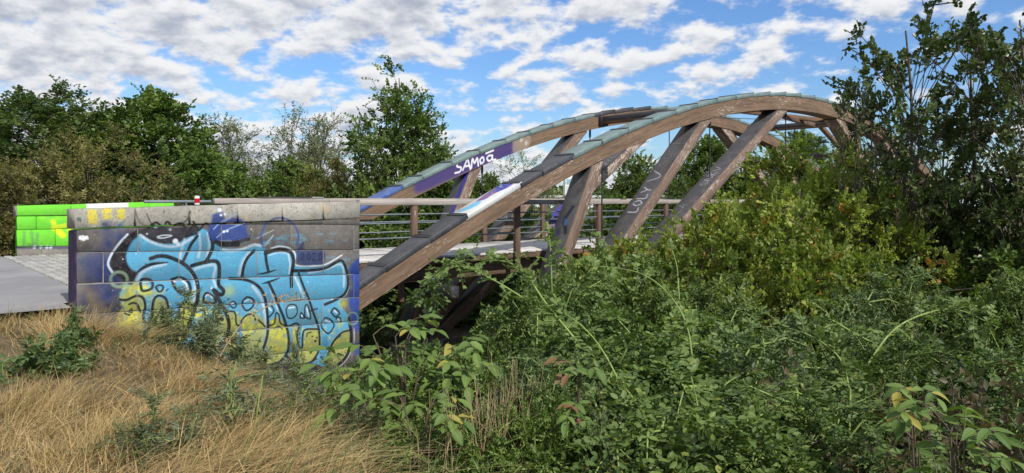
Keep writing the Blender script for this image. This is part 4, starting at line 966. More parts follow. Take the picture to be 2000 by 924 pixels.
def bush_mesh(name, seed, H, r, nstem, ntw, nodes, L, Wd, kind, ml, mw, arch_=.25, tl_=.32, alt=None, open_=.0, stemr=.012, bare=0):
    rg = np.random.default_rng(seed); tl = []; T0 = []; TD = []; TL = []; TN = []
    for i in range(nstem):
        a = rg.uniform(0, 6.283); q = rg.random() ** .5; ro = r * q * (1 + .15 * math.sin(3 * a + seed)); hz_ = H * (1 - .55 * q ** 2.2) * rg.uniform(.68, 1.08)
        b0 = np.array([math.cos(a), math.sin(a), 0]) * ro * .35 + np.append(rg.normal(size=2) * .08, 0); e = np.array([math.cos(a) * ro, math.sin(a) * ro, hz_]); mid = (b0 + e) / 2 + [-math.cos(a) * ro * .15, -math.sin(a) * ro * .15, H * arch_]
        q_ = bez(b0, mid, e, 9); tl.append((q_, np.linspace(stemr, .003, 9)))
        tg = unit(np.gradient(q_, axis=0)); n = max(3, int(ntw * rg.uniform(.7, 1.3)))
        u = rg.uniform(.18 + open_, 1, n) ** .8; idx = u * 8; lo = np.minimum(idx.astype(int), 7); fr = (idx - lo)[:, None]
        p = q_[lo] * (1 - fr) + q_[lo + 1] * fr; dd = unit(tg[lo] * .6 + rg.normal(size=(n, 3)) * .8 + [0, 0, .25])
        T0.append(p); TD.append(dd); TL.append(tl_ * rg.uniform(.4, 1.15, n)); TN.append(np.full(n, np.clip(rg.normal(.45, .2), .05, .95)))
    T0, TD, TL, TN = map(np.concatenate, (T0, TD, TL, TN))
    P, D, N, T = twig_leaves(rg, T0, TD, TL, nodes, L, Wd)
    if bare: kk = rg.random(len(P)) > bare; P, D, N, T = P[kk], D[kk], N[kk], T[kk]
    for i in range(0, len(T0), 4):
        e = T0[i] + TD[i] * TL[i] - [0, 0, TL[i] * .25]; tl.append((np.array([T0[i], (T0[i] + e) / 2 + [0, 0, TL[i] * .06], e]), np.array([.004, .003, .002])))
    al = None
    if alt is not None:     # colour turns at random, twig by twig
        tt = rg.random(len(T0)) ** 2; al = np.clip(tt[T] * .75 + rg.random(len(P)) * .35, 0, 1)
    tm = tubes(name + '_wood', tl, mw, False, k=3)
    cm = crown_mesh(name + '_leaves', rg, P, D, N, L, Wd, kind, TN[T], ml, alt=al)
    return tm, cm
M_BARK = plain('grey_brown_bark', (.13, .105, .08), .95, 0, .5, 14.)
M_STEM = plain('brown_stems', (.12, .09, .06), .9, 0, .4, 20.)
M_GSTEM = plain('green_canes', (.22, .30, .08), .6, 0, .3, 10.)
L_DARK = leafmat('dark_green_leaves', (.038, .072, .018), (.105, .16, .036))
L_MID = leafmat('mid_green_leaves', (.055, .105, .018), (.15, .22, .040))
L_OLIVE = leafmat('olive_leaves', (.10, .105, .028), (.23, .215, .065), (.20, .13, .06), .08)
L_AIRY = leafmat('pale_grey_green_leaves', (.10, .13, .05), (.22, .25, .11))
L_ALD = leafmat('glossy_alder_leaves', (.036, .062, .018), (.10, .145, .038), rough=.38, tr=.2)
L_ROSE = leafmat('rose_leaves', (.046, .090, .020), (.155, .225, .055), (.24, .27, .06), .025)
L_ROSE2 = leafmat('blue_green_rose_leaves', (.040, .078, .028), (.125, .185, .062), (.19, .21, .06), .03)
L_VIB = leafmat('yellowing_leaves', (.115, .175, .028), (.32, .365, .065), (.42, .19, .045), .04, tr=.36)
L_ELD = leafmat('elder_leaves', (.045, .085, .02), (.12, .18, .042))
L_WEED = leafmat('mugwort_leaves', (.065, .090, .045), (.15, .185, .10), (.22, .19, .09), .1)
L_BRN = leafmat('withered_leaves', (.07, .05, .028), (.16, .12, .06), (.06, .08, .03), .35)

LIB = {}
LIB['dense'] = tree_mesh('dense', 11, 8.0, 3.1, ROUND, 260, .62, 22, 6, .115, .040, 'kite', L_DARK, M_BARK, trunk=.16)
LIB['dense2'] = tree_mesh('dense2', 12, 8.0, 2.8, ROUND, 210, .62, 19, 6, .125, .048, 'round', L_MID, M_BARK, trunk=.15, low=.1)
LIB['olive'] = tree_mesh('olive', 13, 4.6, 3.0, ROUND, 240, .45, 26, 6, .085, .022, 'kite', L_OLIVE, M_BARK, low=.02, trunk=.08)
LIB['alder'] = tree_mesh('alder', 14, 9.0, 2.7, CONE, 170, .62, 15, 6, .125, .050, 'round', L_MID, M_BARK, low=.12, trunk=.15, tw=.7, outer=.62)
LIB['airy'] = tree_mesh('airy', 15, 8.0, 2.1, TALL, 80, .75, 14, 6, .115, .030, 'kite', L_AIRY, M_BARK, low=.2, bare=.3, trunk=.10, up=.6)
LIB['airy2'] = tree_mesh('airy2', 16, 8.0, 2.0, TALL, 60, .8, 14, 6, .12, .034, 'kite', L_AIRY, M_BARK, low=.25, bare=.35, trunk=.09, up=.8, tw=.7)
LIB['near_alder'] = tree_mesh('near_alder', 17, 7.4, 1.15, TOPPY, 105, .27, 9, 5, .072, .033, 'round', L_ALD, M_BARK, low=.16, bare=.12, trunk=.050, limb=.018, tw=.55, outer=.5, up=.5)
LIB['near_alder2'] = tree_mesh('near_alder2', 18, 7.4, 1.25, TOPPY, 75, .32, 9, 5, .074, .034, 'round', L_ALD, M_BARK, low=.16, trunk=.045, limb=.018, bare=.15, outer=.5, up=.5)
LIB['sparse_alder'] = tree_mesh('sparse_alder', 19, 5.5, .75, TALL, 30, .32, 7, 5, .055, .022, 'kite', L_AIRY, M_BARK, low=.3, trunk=.025, limb=.010, bare=.2, up=.7)
DOME = [(0, 1.), (.3, 1.), (.55, .88), (.75, .68), (.9, .42), (1, .15)]
LIB['rose'] = tree_mesh('rose', 21, 3.2, 1.35, DOME, 300, .26, 17, 7, .046, .0135, 'kite', L_ROSE, M_GSTEM, low=.2, trunk=.012, limb=.010, outer=.72, up=-.1, tw=.6, drop=.45)
LIB['rose2'] = tree_mesh('rose2', 22, 3.2, 1.35, DOME, 270, .26, 16, 7, .040, .0125, 'kite', L_ROSE2, M_GSTEM, low=.2, trunk=.012, limb=.010, outer=.72, up=.1, tw=.6, drop=.5)
LIB['rose3'] = tree_mesh('rose3', 23, 3.2, 1.35, DOME, 240, .30, 15, 6, .060, .0185, 'round', L_ROSE, M_GSTEM, low=.2, trunk=.012, limb=.010, outer=.7, up=-.05, tw=.65, drop=.45)
LIB['low'] = tree_mesh('low', 24, 1.5, 1.2, DOME, 150, .22, 16, 6, .046, .016, 'kite', L_MID, M_GSTEM, low=.05, trunk=.010, limb=.008, outer=.65, up=.2, tw=.6)
LIB['viburnum'] = tree_mesh('viburnum', 24, 4.2, 2.3, DOME, 330, .34, 20, 6, .058, .024, 'round', L_VIB, M_STEM, low=.1, trunk=.02, limb=.014, outer=.75, up=.5, alt=True)
LIB['viburnum2'] = tree_mesh('viburnum2', 25, 3.6, 2.1, DOME, 280, .34, 20, 6, .058, .024, 'round', L_VIB, M_STEM, low=.1, trunk=.02, limb=.014, outer=.75, up=.5, alt=True)
LIB['elder'] = bush_mesh('elder', 26, 3.0, 1.3, 80, 26, 6, .075, .024, 'kite', L_ELD, M_STEM, tl_=.4)
LIB['withered'] = bush_mesh('withered', 27, 1.4, .7, 40, 20, 5, .045, .014, 'kite', L_BRN, M_STEM, bare=.3)
LIB['mugwort'] = bush_mesh('mugwort', 28, .9, .38, 30, 24, 5, .036, .0046, 'kite', L_WEED, M_GSTEM, arch_=.1, tl_=.16, stemr=.004)
LIB['mugwort2'] = bush_mesh('mugwort2', 29, .9, .38, 25, 22, 5, .040, .0056, 'kite', L_WEED, M_GSTEM, arch_=.1, tl_=.18, stemr=.004)
LIB['nettle'] = bush_mesh('nettle', 30, .8, .42, 16, 11, 5, .060, .020, 'kite', L_ROSE2, M_GSTEM, arch_=.1, tl_=.18, stemr=.005)
def plant(lib, kind, x, ytop, Z, wpx, label, cat, group=None, H0=None, R0=None, rz=None, sink=.1, lean=0, base=None):
    """stand a plant on the ground so that its crown tops out where the photo shows it"""
    tm, cm = LIB[lib]; X = (x - 1000) / F * Z; top = 1.2 - (ytop - HZ) / F * Z; gr = float(gz(X, Z)) - sink if base is None else base
    tree = H0 is not None and False
    o = empty(kind, (X, Z, gr)); co = np.empty(len(cm.vertices) * 3, np.float32); cm.vertices.foreach_get('co', co); co = co.reshape(-1, 3); zs = co[:, 2]; xs = co[:, 0]
    hz_ = (top - gr) / np.percentile(zs, 99.99 if cat == 'tree' else 99.7); wx = (wpx / F * Z) / (np.percentile(xs, 98) - np.percentile(xs, 2))
    if cat in ('bush', 'shrub', 'weed') and hz_ < .8 * wx: gr -= (.8 * wx - hz_) * np.percentile(zs, 99.3); hz_ = .8 * wx; o.location.z = gr
    if cat in ('bush', 'shrub') and hz_ > 1.35 * wx: wx = hz_ / 1.35
    o.scale = (wx, wx, hz_); o.rotation_euler = (lean, 0, random.uniform(0, 6.28) if rz is None else rz)
    a = ob('trunk' if cat == 'tree' else 'stems', tm, o); b = ob('crown' if cat == 'tree' else 'foliage', cm, o)
    tag(o, label, cat, group); return o

G = 'trees beyond the bridge'
for a in [
    ('dense', 'broadleaf_tree', 55, 150, 31, 330, 'big dense dark green tree at the left edge, behind the olive shrub', 'tree', 1.0),
    ('dense2', 'broadleaf_tree', -160, 190, 30, 300, 'dense green tree outside the left edge, beside the big dark one', 'tree', 2.),
    ('olive', 'willow_shrub', 158, 262, 24, 350, 'wide olive brown shrub behind the bright green wall', 'shrub', .5),
    ('olive', 'willow_shrub', -40, 300, 22, 240, 'olive shrub at the left edge beside the road', 'shrub', 2.9),
    ('dense2', 'broadleaf_tree', 300, 168, 32, 250, 'glossy green tree with a ragged top, behind the red and white can', 'tree', 1.7),
    ('dense2', 'broadleaf_tree', 400, 285, 29, 190, 'low rounded green tree right of the ragged topped one', 'tree', 4.0),
    ('airy', 'willow_tree', 465, 210, 38, 150, 'pale feathery tree left of the two thin grey green ones', 'tree', 2.0),
    ('airy2', 'willow_tree', 560, 196, 39, 140, 'thin see-through tree with grey green twigs above the wall centre', 'tree', .2),
    ('airy', 'willow_tree', 618, 205, 38, 120, 'thin grey green tree just left of the tall alder', 'tree', 5.0),
    ('dense2', 'broadleaf_tree', 560, 305, 31, 170, 'low dark tree under the thin grey green trees', 'tree', 3.1),
    ('olive', 'willow_shrub', 650, 315, 30, 130, 'low olive shrub at the foot of the tall alder', 'shrub', 1.5),
    ('alder', 'alder_tree', 775, 106, 28, 240, 'tallest pointed alder standing above the left end of the arches', 'tree', .9),
    ('alder', 'alder_tree', 862, 232, 30, 105, 'smaller alder close against the right of the tallest one', 'tree', 3.3),
    ('airy2', 'willow_tree', 1020, 282, 35, 115, 'thin tree seen through the gap between the two arches', 'tree', 1.1),
    ('dense2', 'broadleaf_tree', 955, 335, 34, 120, 'low green tree under the purple painted part of the arch', 'tree', 5.6),
    ('alder', 'alder_tree', 1245, 268, 42, 150, 'round green tree behind the lettered far strut', 'tree', 2.2),
    ('dense2', 'broadleaf_tree', 1385, 262, 44, 150, 'dark green tree between the second and third struts', 'tree', .7),
    ('alder', 'alder_tree', 1330, 318, 40, 80, 'small round topped tree right of the lettered strut', 'tree', 4.4),
    ('airy', 'willow_tree', 1440, 270, 47, 110, 'pale tree behind the third near strut', 'tree', 4.1),
    ('dense2', 'broadleaf_tree', 1560, 250, 50, 110, 'tree rising behind the end of the far arch', 'tree', 2.8),
    ('alder', 'alder_tree', 1640, 325, 46, 110, 'tree under the last cross beam of the bridge', 'tree', 5.1),
]: plant(a[0], a[1], a[2], a[3], a[4], a[5], a[6], a[7], G, rz=a[8])
for i, (x, yt, Z, w_, l) in enumerate([(720, 395, 27, 200, 'dark shrub behind the railing next to the graffiti wall'), (850, 380, 30, 190, 'dark shrub behind the railing under the lettered arch'), (985, 385, 33, 170, 'dark shrub behind the deck left of the first near strut'),
                                       (1200, 385, 37, 190, 'green shrub behind the railing right of the first near strut'), (1330, 375, 38, 160, 'green shrub behind the railing at the second near strut'), (1480, 380, 42, 200, 'shrub behind the bridge at the third near strut'),
                                       (520, 365, 30, 180, 'low shrub behind the wooden rail above the wall centre'), (640, 372, 31, 140, 'low shrub behind the wooden rail left of the alder'), (360, 350, 27, 170, 'low shrub behind the red and white can'), (1700, 400, 44, 220, 'shrub behind the tall near alders')]):
    plant('dense2' if i % 2 else 'dense', 'broadleaf_shrub', x, yt, Z, w_, l, 'shrub', G, rz=i * 1.3)
# under and behind the bridge: shade shrubs on the bank
for i, (s_, t_, h_, l) in enumerate([(1.5, -6.5, 2.6, 'dark shrub in the shade under the left end of the deck'), (6, -7.5, 3.2, 'dark shrub in the shade beyond the first far strut'), (11, -7.5, 3.4, 'dark shrub beyond the middle of the deck'), (17, -7.5, 3.4, 'dark shrub beyond the deck right of the second strut')]):
    p = br(s_, t_, 0); b = float(gz(p[0], p[1])) - .1; o = plant('elder', 'shade_shrub', 1000 + F * p[0] / p[1], HZ + (1.2 - b - h_) / p[1] * F, p[1], 2.9 * 1.7 / p[1] * F, l, 'shrub', 'shrubs in the shade of the bridge', rz=i * 2.)
# near right: bushes
for lib, kind, x, yt, Z, w_, l, cat in [
    ('viburnum', 'guelder_rose_bush', 1565, 296, 12.6, 430, 'tallest yellow green bush with reddish tips, in front of the third strut', 'bush'),
    ('viburnum2', 'guelder_rose_bush', 1385, 405, 11.4, 290, 'yellow green bush with red tinted tips hiding the foot of the second strut', 'bush'),
    ('viburnum', 'guelder_rose_bush', 1235, 468, 11.8, 200, 'low yellowish bush just right of the first near strut', 'bush'),
    ('viburnum2', 'guelder_rose_bush', 1510, 405, 10.4, 430, 'yellow green bush with bare grey stems below the tallest one', 'bush'),
    ('viburnum', 'guelder_rose_bush', 1700, 385, 11.0, 280, 'yellow green bush with orange clusters at its right side', 'bush'),
    ('elder', 'elder_bush', 1640, 312, 14.5, 210, 'dark green elder between the tallest yellow bush and the near alders', 'bush'),
    ('elder', 'elder_bush', 1800, 450, 11.8, 260, 'dark bush at the foot of the near alders', 'bush'),
    ('elder', 'elder_bush', 1935, 395, 11.0, 240, 'dark leafy bush beneath the alders near the right edge', 'bush'),
    ('elder', 'elder_bush', 2080, 300, 10.0, 260, 'dark bush beyond the right edge', 'bush'),
    ('rose2', 'rose_bush', 1800, 530, 8.8, 400, 'wide deep green rose bush in front of the near alders', 'bush'),
    ('rose', 'rose_bush', 2010, 540, 8.4, 330, 'rose bush at the right edge under the alders', 'bush'),
    ('rose3', 'rose_bush', 1180, 500, 8.8, 300, 'rose bush with long canes covering the foot of the first near strut', 'bush'),
    ('rose', 'rose_bush', 1360, 555, 8.2, 440, 'dense rose bush in front of the yellow green bushes', 'bush'),
    ('rose2', 'rose_bush', 1620, 575, 7.8, 430, 'dark rose bush right of centre in front of the yellow green ones', 'bush'),
    ('rose', 'rose_bush', 1065, 545, 7.8, 270, 'rose bush left of all the others, beside the dark gap under the deck', 'bush'),
    ('rose3', 'rose_bush', 1240, 625, 6.2, 580, 'big rose bush in the foreground below the long arching cane', 'bush'),
    ('rose2', 'rose_bush', 1480, 650, 5.8, 620, 'blue green rose bush in the middle foreground', 'bush'),
    ('rose', 'rose_bush', 1740, 660, 6.0, 620, 'rose bush with mixed dry leaves in the right foreground', 'bush'),
    ('rose2', 'rose_bush', 1990, 690, 5.8, 560, 'rose bush in the bottom right corner of the view', 'bush'),
    ('rose2', 'rose_bush', 1100, 700, 5.2, 400, 'low rose bush behind the dry stalks', 'bush'),
    ('rose3', 'rose_bush', 1300, 760, 4.6, 700, 'lowest rose bush at the bottom edge, in the centre foreground', 'bush'),
    ('rose', 'rose_bush', 1580, 775, 4.5, 720, 'lowest rose bush at the bottom edge, right of centre', 'bush'),
    ('rose3', 'rose_bush', 2150, 640, 6.4, 300, 'rose bush outside the right edge', 'bush'),
    ('low', 'leafy_bush', 800, 690, 6.4, 330, 'leafy green bush behind the broad leaved saplings beside the wall corner', 'bush'),
    ('low', 'leafy_bush', 935, 690, 6.0, 330, 'leafy bush behind the upright tan stalks', 'bush'),
    ('low', 'leafy_bush', 870, 810, 4.6, 330, 'low green bush at the bottom, under the broad leaved saplings', 'bush'),
    ('low', 'leafy_bush', 1040, 790, 4.5, 300, 'low green bush at the bottom, right of the tan stalks', 'bush'),
    ('withered', 'withered_bush', 1900, 745, 4.9, 200, 'brown half withered bush in the lower right corner', 'bush'),
    ('withered', 'withered_bush', 1640, 745, 4.9, 170, 'brown half withered bush among the roses right of centre', 'bush'),
]: plant(lib, kind, x, yt, Z, w_, l, cat, 'bushes on the river bank')
for lib, x, yt, Z, w_, l, ln in [
    ('near_alder2', 1765, 16, 11.4, 200, 'tall leafy alder just right of the arch crown, with bare upper twigs', 0),
    ('near_alder', 1885, 18, 11.0, 200, 'fullest dark alder, second of the tall ones near the right edge', 0),
    ('near_alder', 1945, 60, 12.2, 140, 'alder standing behind and between the two fullest ones at the right', 0),
    ('near_alder2', 1995, -10, 10.4, 200, 'alder at the right edge cut by the frame', 0),
    ('near_alder2', 1850, 190, 12.4, 170, 'shorter alder between the two tallest ones', 0),
    ('near_alder2', 1705, 112, 12.0, 125, 'leafy young alder covering the falling end of the arch', 0),
    ('near_alder', 2120, -60, 11.0, 200, 'alder outside the right edge', 0),
    ('sparse_alder', 1680, 130, 11.2, 90, 'thin sapling with few leaves in front of the arch crown', 0)]:
    plant(lib, 'alder_tree', x, yt, Z, w_, l, 'tree', 'young alders on the river bank')

LIB['twigs'] = bush_mesh('twigs', 31, 1.8, .8, 34, 16, 4, .03, .008, 'kite', L_BRN, M_BARK, bare=.9, stemr=.008, tl_=.4)
for x, yt, Z, w_, l in [(1440, 545, 9.2, 150, 'bare grey twigs in the dark hollow under the yellow green bushes'), (1300, 500, 9.6, 120, 'bare twigs left of the grey hollow, among yellow green leaves'), (1740, 560, 7.6, 170, 'leafless brown twigs poking out of the roses right of centre'),
                        (1010, 640, 6.2, 110, 'leafless twigs in the dark gap beside the broad leaved saplings'), (1850, 700, 4.7, 200, 'tangle of brown twigs in the lower right'), (1160, 720, 4.6, 150, 'dead twigs behind the brown leafed sapling'), (1470, 740, 4.7, 180, 'dead twigs in the middle of the rose thicket, bottom centre')]:
    plant('twigs', 'bare_bush', x, yt, Z, w_, l, 'bush', 'bare twigs in the thicket')

# ------------------------------------------------------------ long arching rose canes in front
def cane_plant(label, pts, Z, leafy=1.0, lf=.050, w=.016, r=.009, m=None, cl=(.25, .42)):
    Zs = np.linspace(Z[0], Z[1], len(pts)); q = cr([px(x, y, z_) for (x, y), z_ in zip(pts, Zs)], 6)
    g0 = float(gz(q[0][0], q[0][1]));
    if q[0][2] > g0: q = np.vstack([[q[0][0] - .05, q[0][1], g0 - .05], q])
    o = empty('rose_cane', q[0]); tag(o, label, 'rose cane', 'arching rose canes'); bpy.context.view_layer.update()
    rg = np.random.default_rng(int(pts[0][0])); n = len(q); tl = [(q, np.linspace(r, r * .35, n))]
    d_ = np.cumsum(np.r_[0, np.linalg.norm(np.diff(q, axis=0), axis=1)]); nt = int(d_[-1] * 14 * leafy); u = rg.uniform(.12, 1, nt) * d_[-1]
    T0 = np.stack([np.interp(u, d_, q[:, k_]) for k_ in range(3)], 1); tg = unit(np.gradient(q, axis=0)); TG = np.stack([np.interp(u, d_, tg[:, k_]) for k_ in range(3)], 1)
    TD = unit(TG * .5 + rg.normal(size=(nt, 3)) * .7 + [0, 0, .35]); TL = rg.uniform(.10, .22, nt)
    P, D, N, T = twig_leaves(rg, T0, TD, TL, 4, lf, w, jit=.2)
    for i in range(nt): tl.append((np.array([T0[i], T0[i] + TD[i] * TL[i] * .5, T0[i] + TD[i] * TL[i] - [0, 0, TL[i] * .25]]), np.array([.003, .002, .0015])))
    adopt(tubes('cane', tl, m or M_GSTEM, k=6), o)
    adopt(ob('foliage', crown_mesh('cane_leaves', rg, P, D, N, lf, w, 'round', .62, L_ROSE)), o)
for a in [
    ('long pale green cane arching up and over to the left, above the middle roses', [(1358, 760), (1345, 650), (1318, 590), (1272, 545), (1215, 525), (1120, 517)], (5.6, 6.6), .8),
    ('arching cane reaching left under the deck with hanging leaf sprays', [(1130, 670), (1072, 600), (1015, 525), (960, 508), (890, 512), (845, 540), (812, 590)], (5.6, 7.0), 1.7),
    ('cane dipping below the deck edge at the left, with leaves hanging in the gap', [(1050, 600), (960, 545), (890, 520), (850, 560), (838, 620)], (6.6, 7.4), 1.8),
    ('upright leafy shoot standing in front of the deck, left of the first near strut', [(1080, 640), (1078, 560), (1075, 490), (1070, 430)], (7.0, 7.2), 1.2),
    ('slanting pale cane in the lower centre foreground', [(1240, 830), (1215, 760), (1180, 690), (1140, 640), (1085, 600)], (4.8, 5.4), .5),
    ('thick pale cane crossing at the bottom right of centre', [(1390, 930), (1420, 880), (1460, 830), (1520, 790)], (4.0, 4.4), .5),
    ('bent cane arching over the yellow green bush bottom', [(1660, 760), (1640, 700), (1590, 660), (1530, 640), (1450, 640)], (5.0, 6.0), .8),
    ('upright pale shoot in front of the second strut foot', [(1330, 620), (1325, 560), (1322, 520), (1312, 486)], (7.4, 7.6), .6),
    ('cane leaning right in the right foreground', [(1690, 720), (1740, 650), (1800, 615), (1870, 605), (1950, 640)], (5.2, 5.8), 1.3),
    ('short bright leafed shoot in the centre foreground', [(1370, 930), (1368, 850), (1362, 790), (1350, 735)], (4.2, 4.3), .8)]:
    cane_plant(*a)

# ------------------------------------------------------------ walnut saplings with leaves big enough to pick out
def big_leaf_mesh(rg, L, Wd, curl):
    n = 7; V = []; UV = []
    for i in range(n):
        f = i / (n - 1); w_ = Wd * (math.sin(math.pi * min(f * .92 + .05, 1)) ** .75) * (1 - .25 * f); zc_ = -curl * L * f * f
        for j, e in enumerate((-1, -.5, 0, .5, 1)):
            V.append((f * L, e * w_, zc_ + abs(e) * w_ * .35 + .04 * w_ * math.sin(f * 22) * abs(e))); UV.append((f, e * .5 + .5))
    Fq = [[i * 5 + j, i * 5 + j + 1, (i + 1) * 5 + j + 1, (i + 1) * 5 + j] for i in range(n - 1) for j in range(4)]
    return V, Fq, UV
def big_leaf_mat(name, c1, c2, c3, rib):
    m, g = mat(name); u, v, _ = g.sep(coords(g, 'UV')); oi = g.new('ShaderNodeObjectInfo').outputs['Random']
    mid = g.m('ABSOLUTE', g.m('SUBTRACT', v, .5)); vein = g.m('PINGPONG', g.m('ADD', g.m('MULTIPLY', u, 9.), g.m('MULTIPLY', mid, -5.)), .5)
    c = g.mix(oi, c1, c2); c = g.mix(g.m('GREATER_THAN', oi, .93), c, c3)
    n_ = g.noise(geo(g), 60, 3); c = g.mix(g.m('MULTIPLY', n_, .3), c, c1)
    c = g.mix(g.m('MULTIPLY', g.m('MAXIMUM', g.ramp(mid, .035, .01), g.m('MULTIPLY', g.ramp(vein, .07, .02), .5)), .6), c, rib)
    finish(g, c, .55, vein, .4, .003, spec=.3, trans=(.3, g.mix(1.0, c, (1.3, 1.5, .6, 1), 'MULTIPLY'))); return m
M_WAL = big_leaf_mat('walnut_leaf', (.075, .135, .028), (.17, .25, .055), (.36, .30, .06), (.25, .32, .11))
BL = []
for i in range(6):
    V, Fq, UV = big_leaf_mesh(R, .118 * R.uniform(.85, 1.1), .031 * R.uniform(.9, 1.15), R.uniform(.1, .55)); BL.append(mesh('big_leaf', V, np.array(Fq), M_WAL, uv=UV, smooth=True))
M_WIL = leafmat('curled_brown_leaf', (.20, .10, .05), (.30, .18, .10))
BLB = [b.copy() for b in BL[:2]]
for b in BLB: b.materials.clear(); b.materials.append(M_WIL)
from mathutils import Matrix
def walnut(label, x, ytop, ybot, Z, nl, size=1., seed=0, wid=90, brown=0., cat='sapling', grp='broad leaved saplings'):
    rg = np.random.default_rng(seed); top = px(x, ytop, Z); g0 = float(gz(top.x, Z)) - .05
    o = empty('walnut_sapling', (top.x, Z, g0)); tag(o, label, cat, grp); bpy.context.view_layer.update()
    H = top.z - g0; tl = []; zb = 1.2 - (ybot - HZ) / F * Z - g0; spots = []
    nst = max(2, nl // 14)
    for sidx in range(nst):
        a = rg.uniform(0, 6.28); ro = wid / F * Z * rg.uniform(.1, .75); hh = H * rg.uniform(.72, .98) if sidx else H * .97
        q = bez((0, 0, 0), (ro * .2 * math.cos(a), ro * .2 * math.sin(a), hh * .6), (ro * math.cos(a), ro * .7 * math.sin(a), hh), 10); tl.append((q, np.linspace(.011, .004, 10)))
        for j in range(max(3, nl // nst // 5)):
            f = rg.uniform(max(.2, zb / H * .9), 1) if j else 1.; k_ = f * 9; lo = min(int(k_), 8); p = q[lo] + (q[lo + 1] - q[lo]) * (k_ - lo)
            b = rg.uniform(0, 6.28); L = rg.uniform(.22, .34) * size; e = p + np.array([math.cos(b) * L * .85, math.sin(b) * L * .85, L * rg.uniform(-.1, .55)])
            c = bez(p, (p + e) / 2 + [0, 0, .07], e, 6); tl.append((c, np.linspace(.0035, .002, 6))); tg = unit(np.gradient(c, axis=0))
            side = unit(np.cross(tg[3], [0, 0, 1.]))
            spots.append((c[5], tg[5] + [0, 0, -.2]))
            for m_, sc in ((4, 1.), (2, .85)):
                for sg in (-1, 1): spots.append((c[m_], tg[m_] * .55 + side * sg + [0, 0, rg.uniform(-.35, .1)]))
    st_o = ob('stem', tubes('walnut_stem', tl, M_STEM, False, k=6), o)
    for p, d in spots[:290]:
        d = Vector(d).normalized(); nrm = Vector((rg.normal() * .3, -.25 + rg.normal() * .3, 1)).normalized(); y_ = nrm.cross(d).normalized(); z_ = d.cross(y_)
        M = Matrix((d, y_, z_)).transposed().to_4x4(); sc = size * rg.uniform(.75, 1.2); M = Matrix.Translation(Vector(p)) @ M @ Matrix.Scale(sc, 4)
        br_ = rg.random() < brown
        lf = bpy.data.objects.new('leaf', BLB[rg.integers(0, 2)] if br_ else BL[rg.integers(0, 6)]); COL.objects.link(lf); lf.parent = o; lf.matrix_local = M
walnut('broad leaved sapling just right of the graffiti wall, tallest of its kind', 790, 645, 800, 5.0, 120, 1., 1, 85)
walnut('broad leaved sapling hanging two large leaves over the wall corner', 712, 712, 800, 4.7, 45, 1.1, 2, 50)
walnut('broad leaved sapling between the wall corner plants and the dry stalks', 890, 665, 830, 5.1, 120, 1.0, 3, 90)
walnut('low broad leaved sapling beneath the two taller ones, near the bottom edge', 815, 790, 900, 4.3, 45, .9, 4, 60)
walnut('sapling with brown curled leaves, left of centre in the foreground', 1120, 715, 860, 4.5, 60, .75, 5, 60, .16)
walnut('broad leaved sapling in the lower right corner', 1880, 820, 930, 3.5, 80, .8, 6, 85)
walnut('broad leaved sapling with drooping leaves left of the corner one', 1800, 740, 900, 3.9, 60, .85, 7, 60)

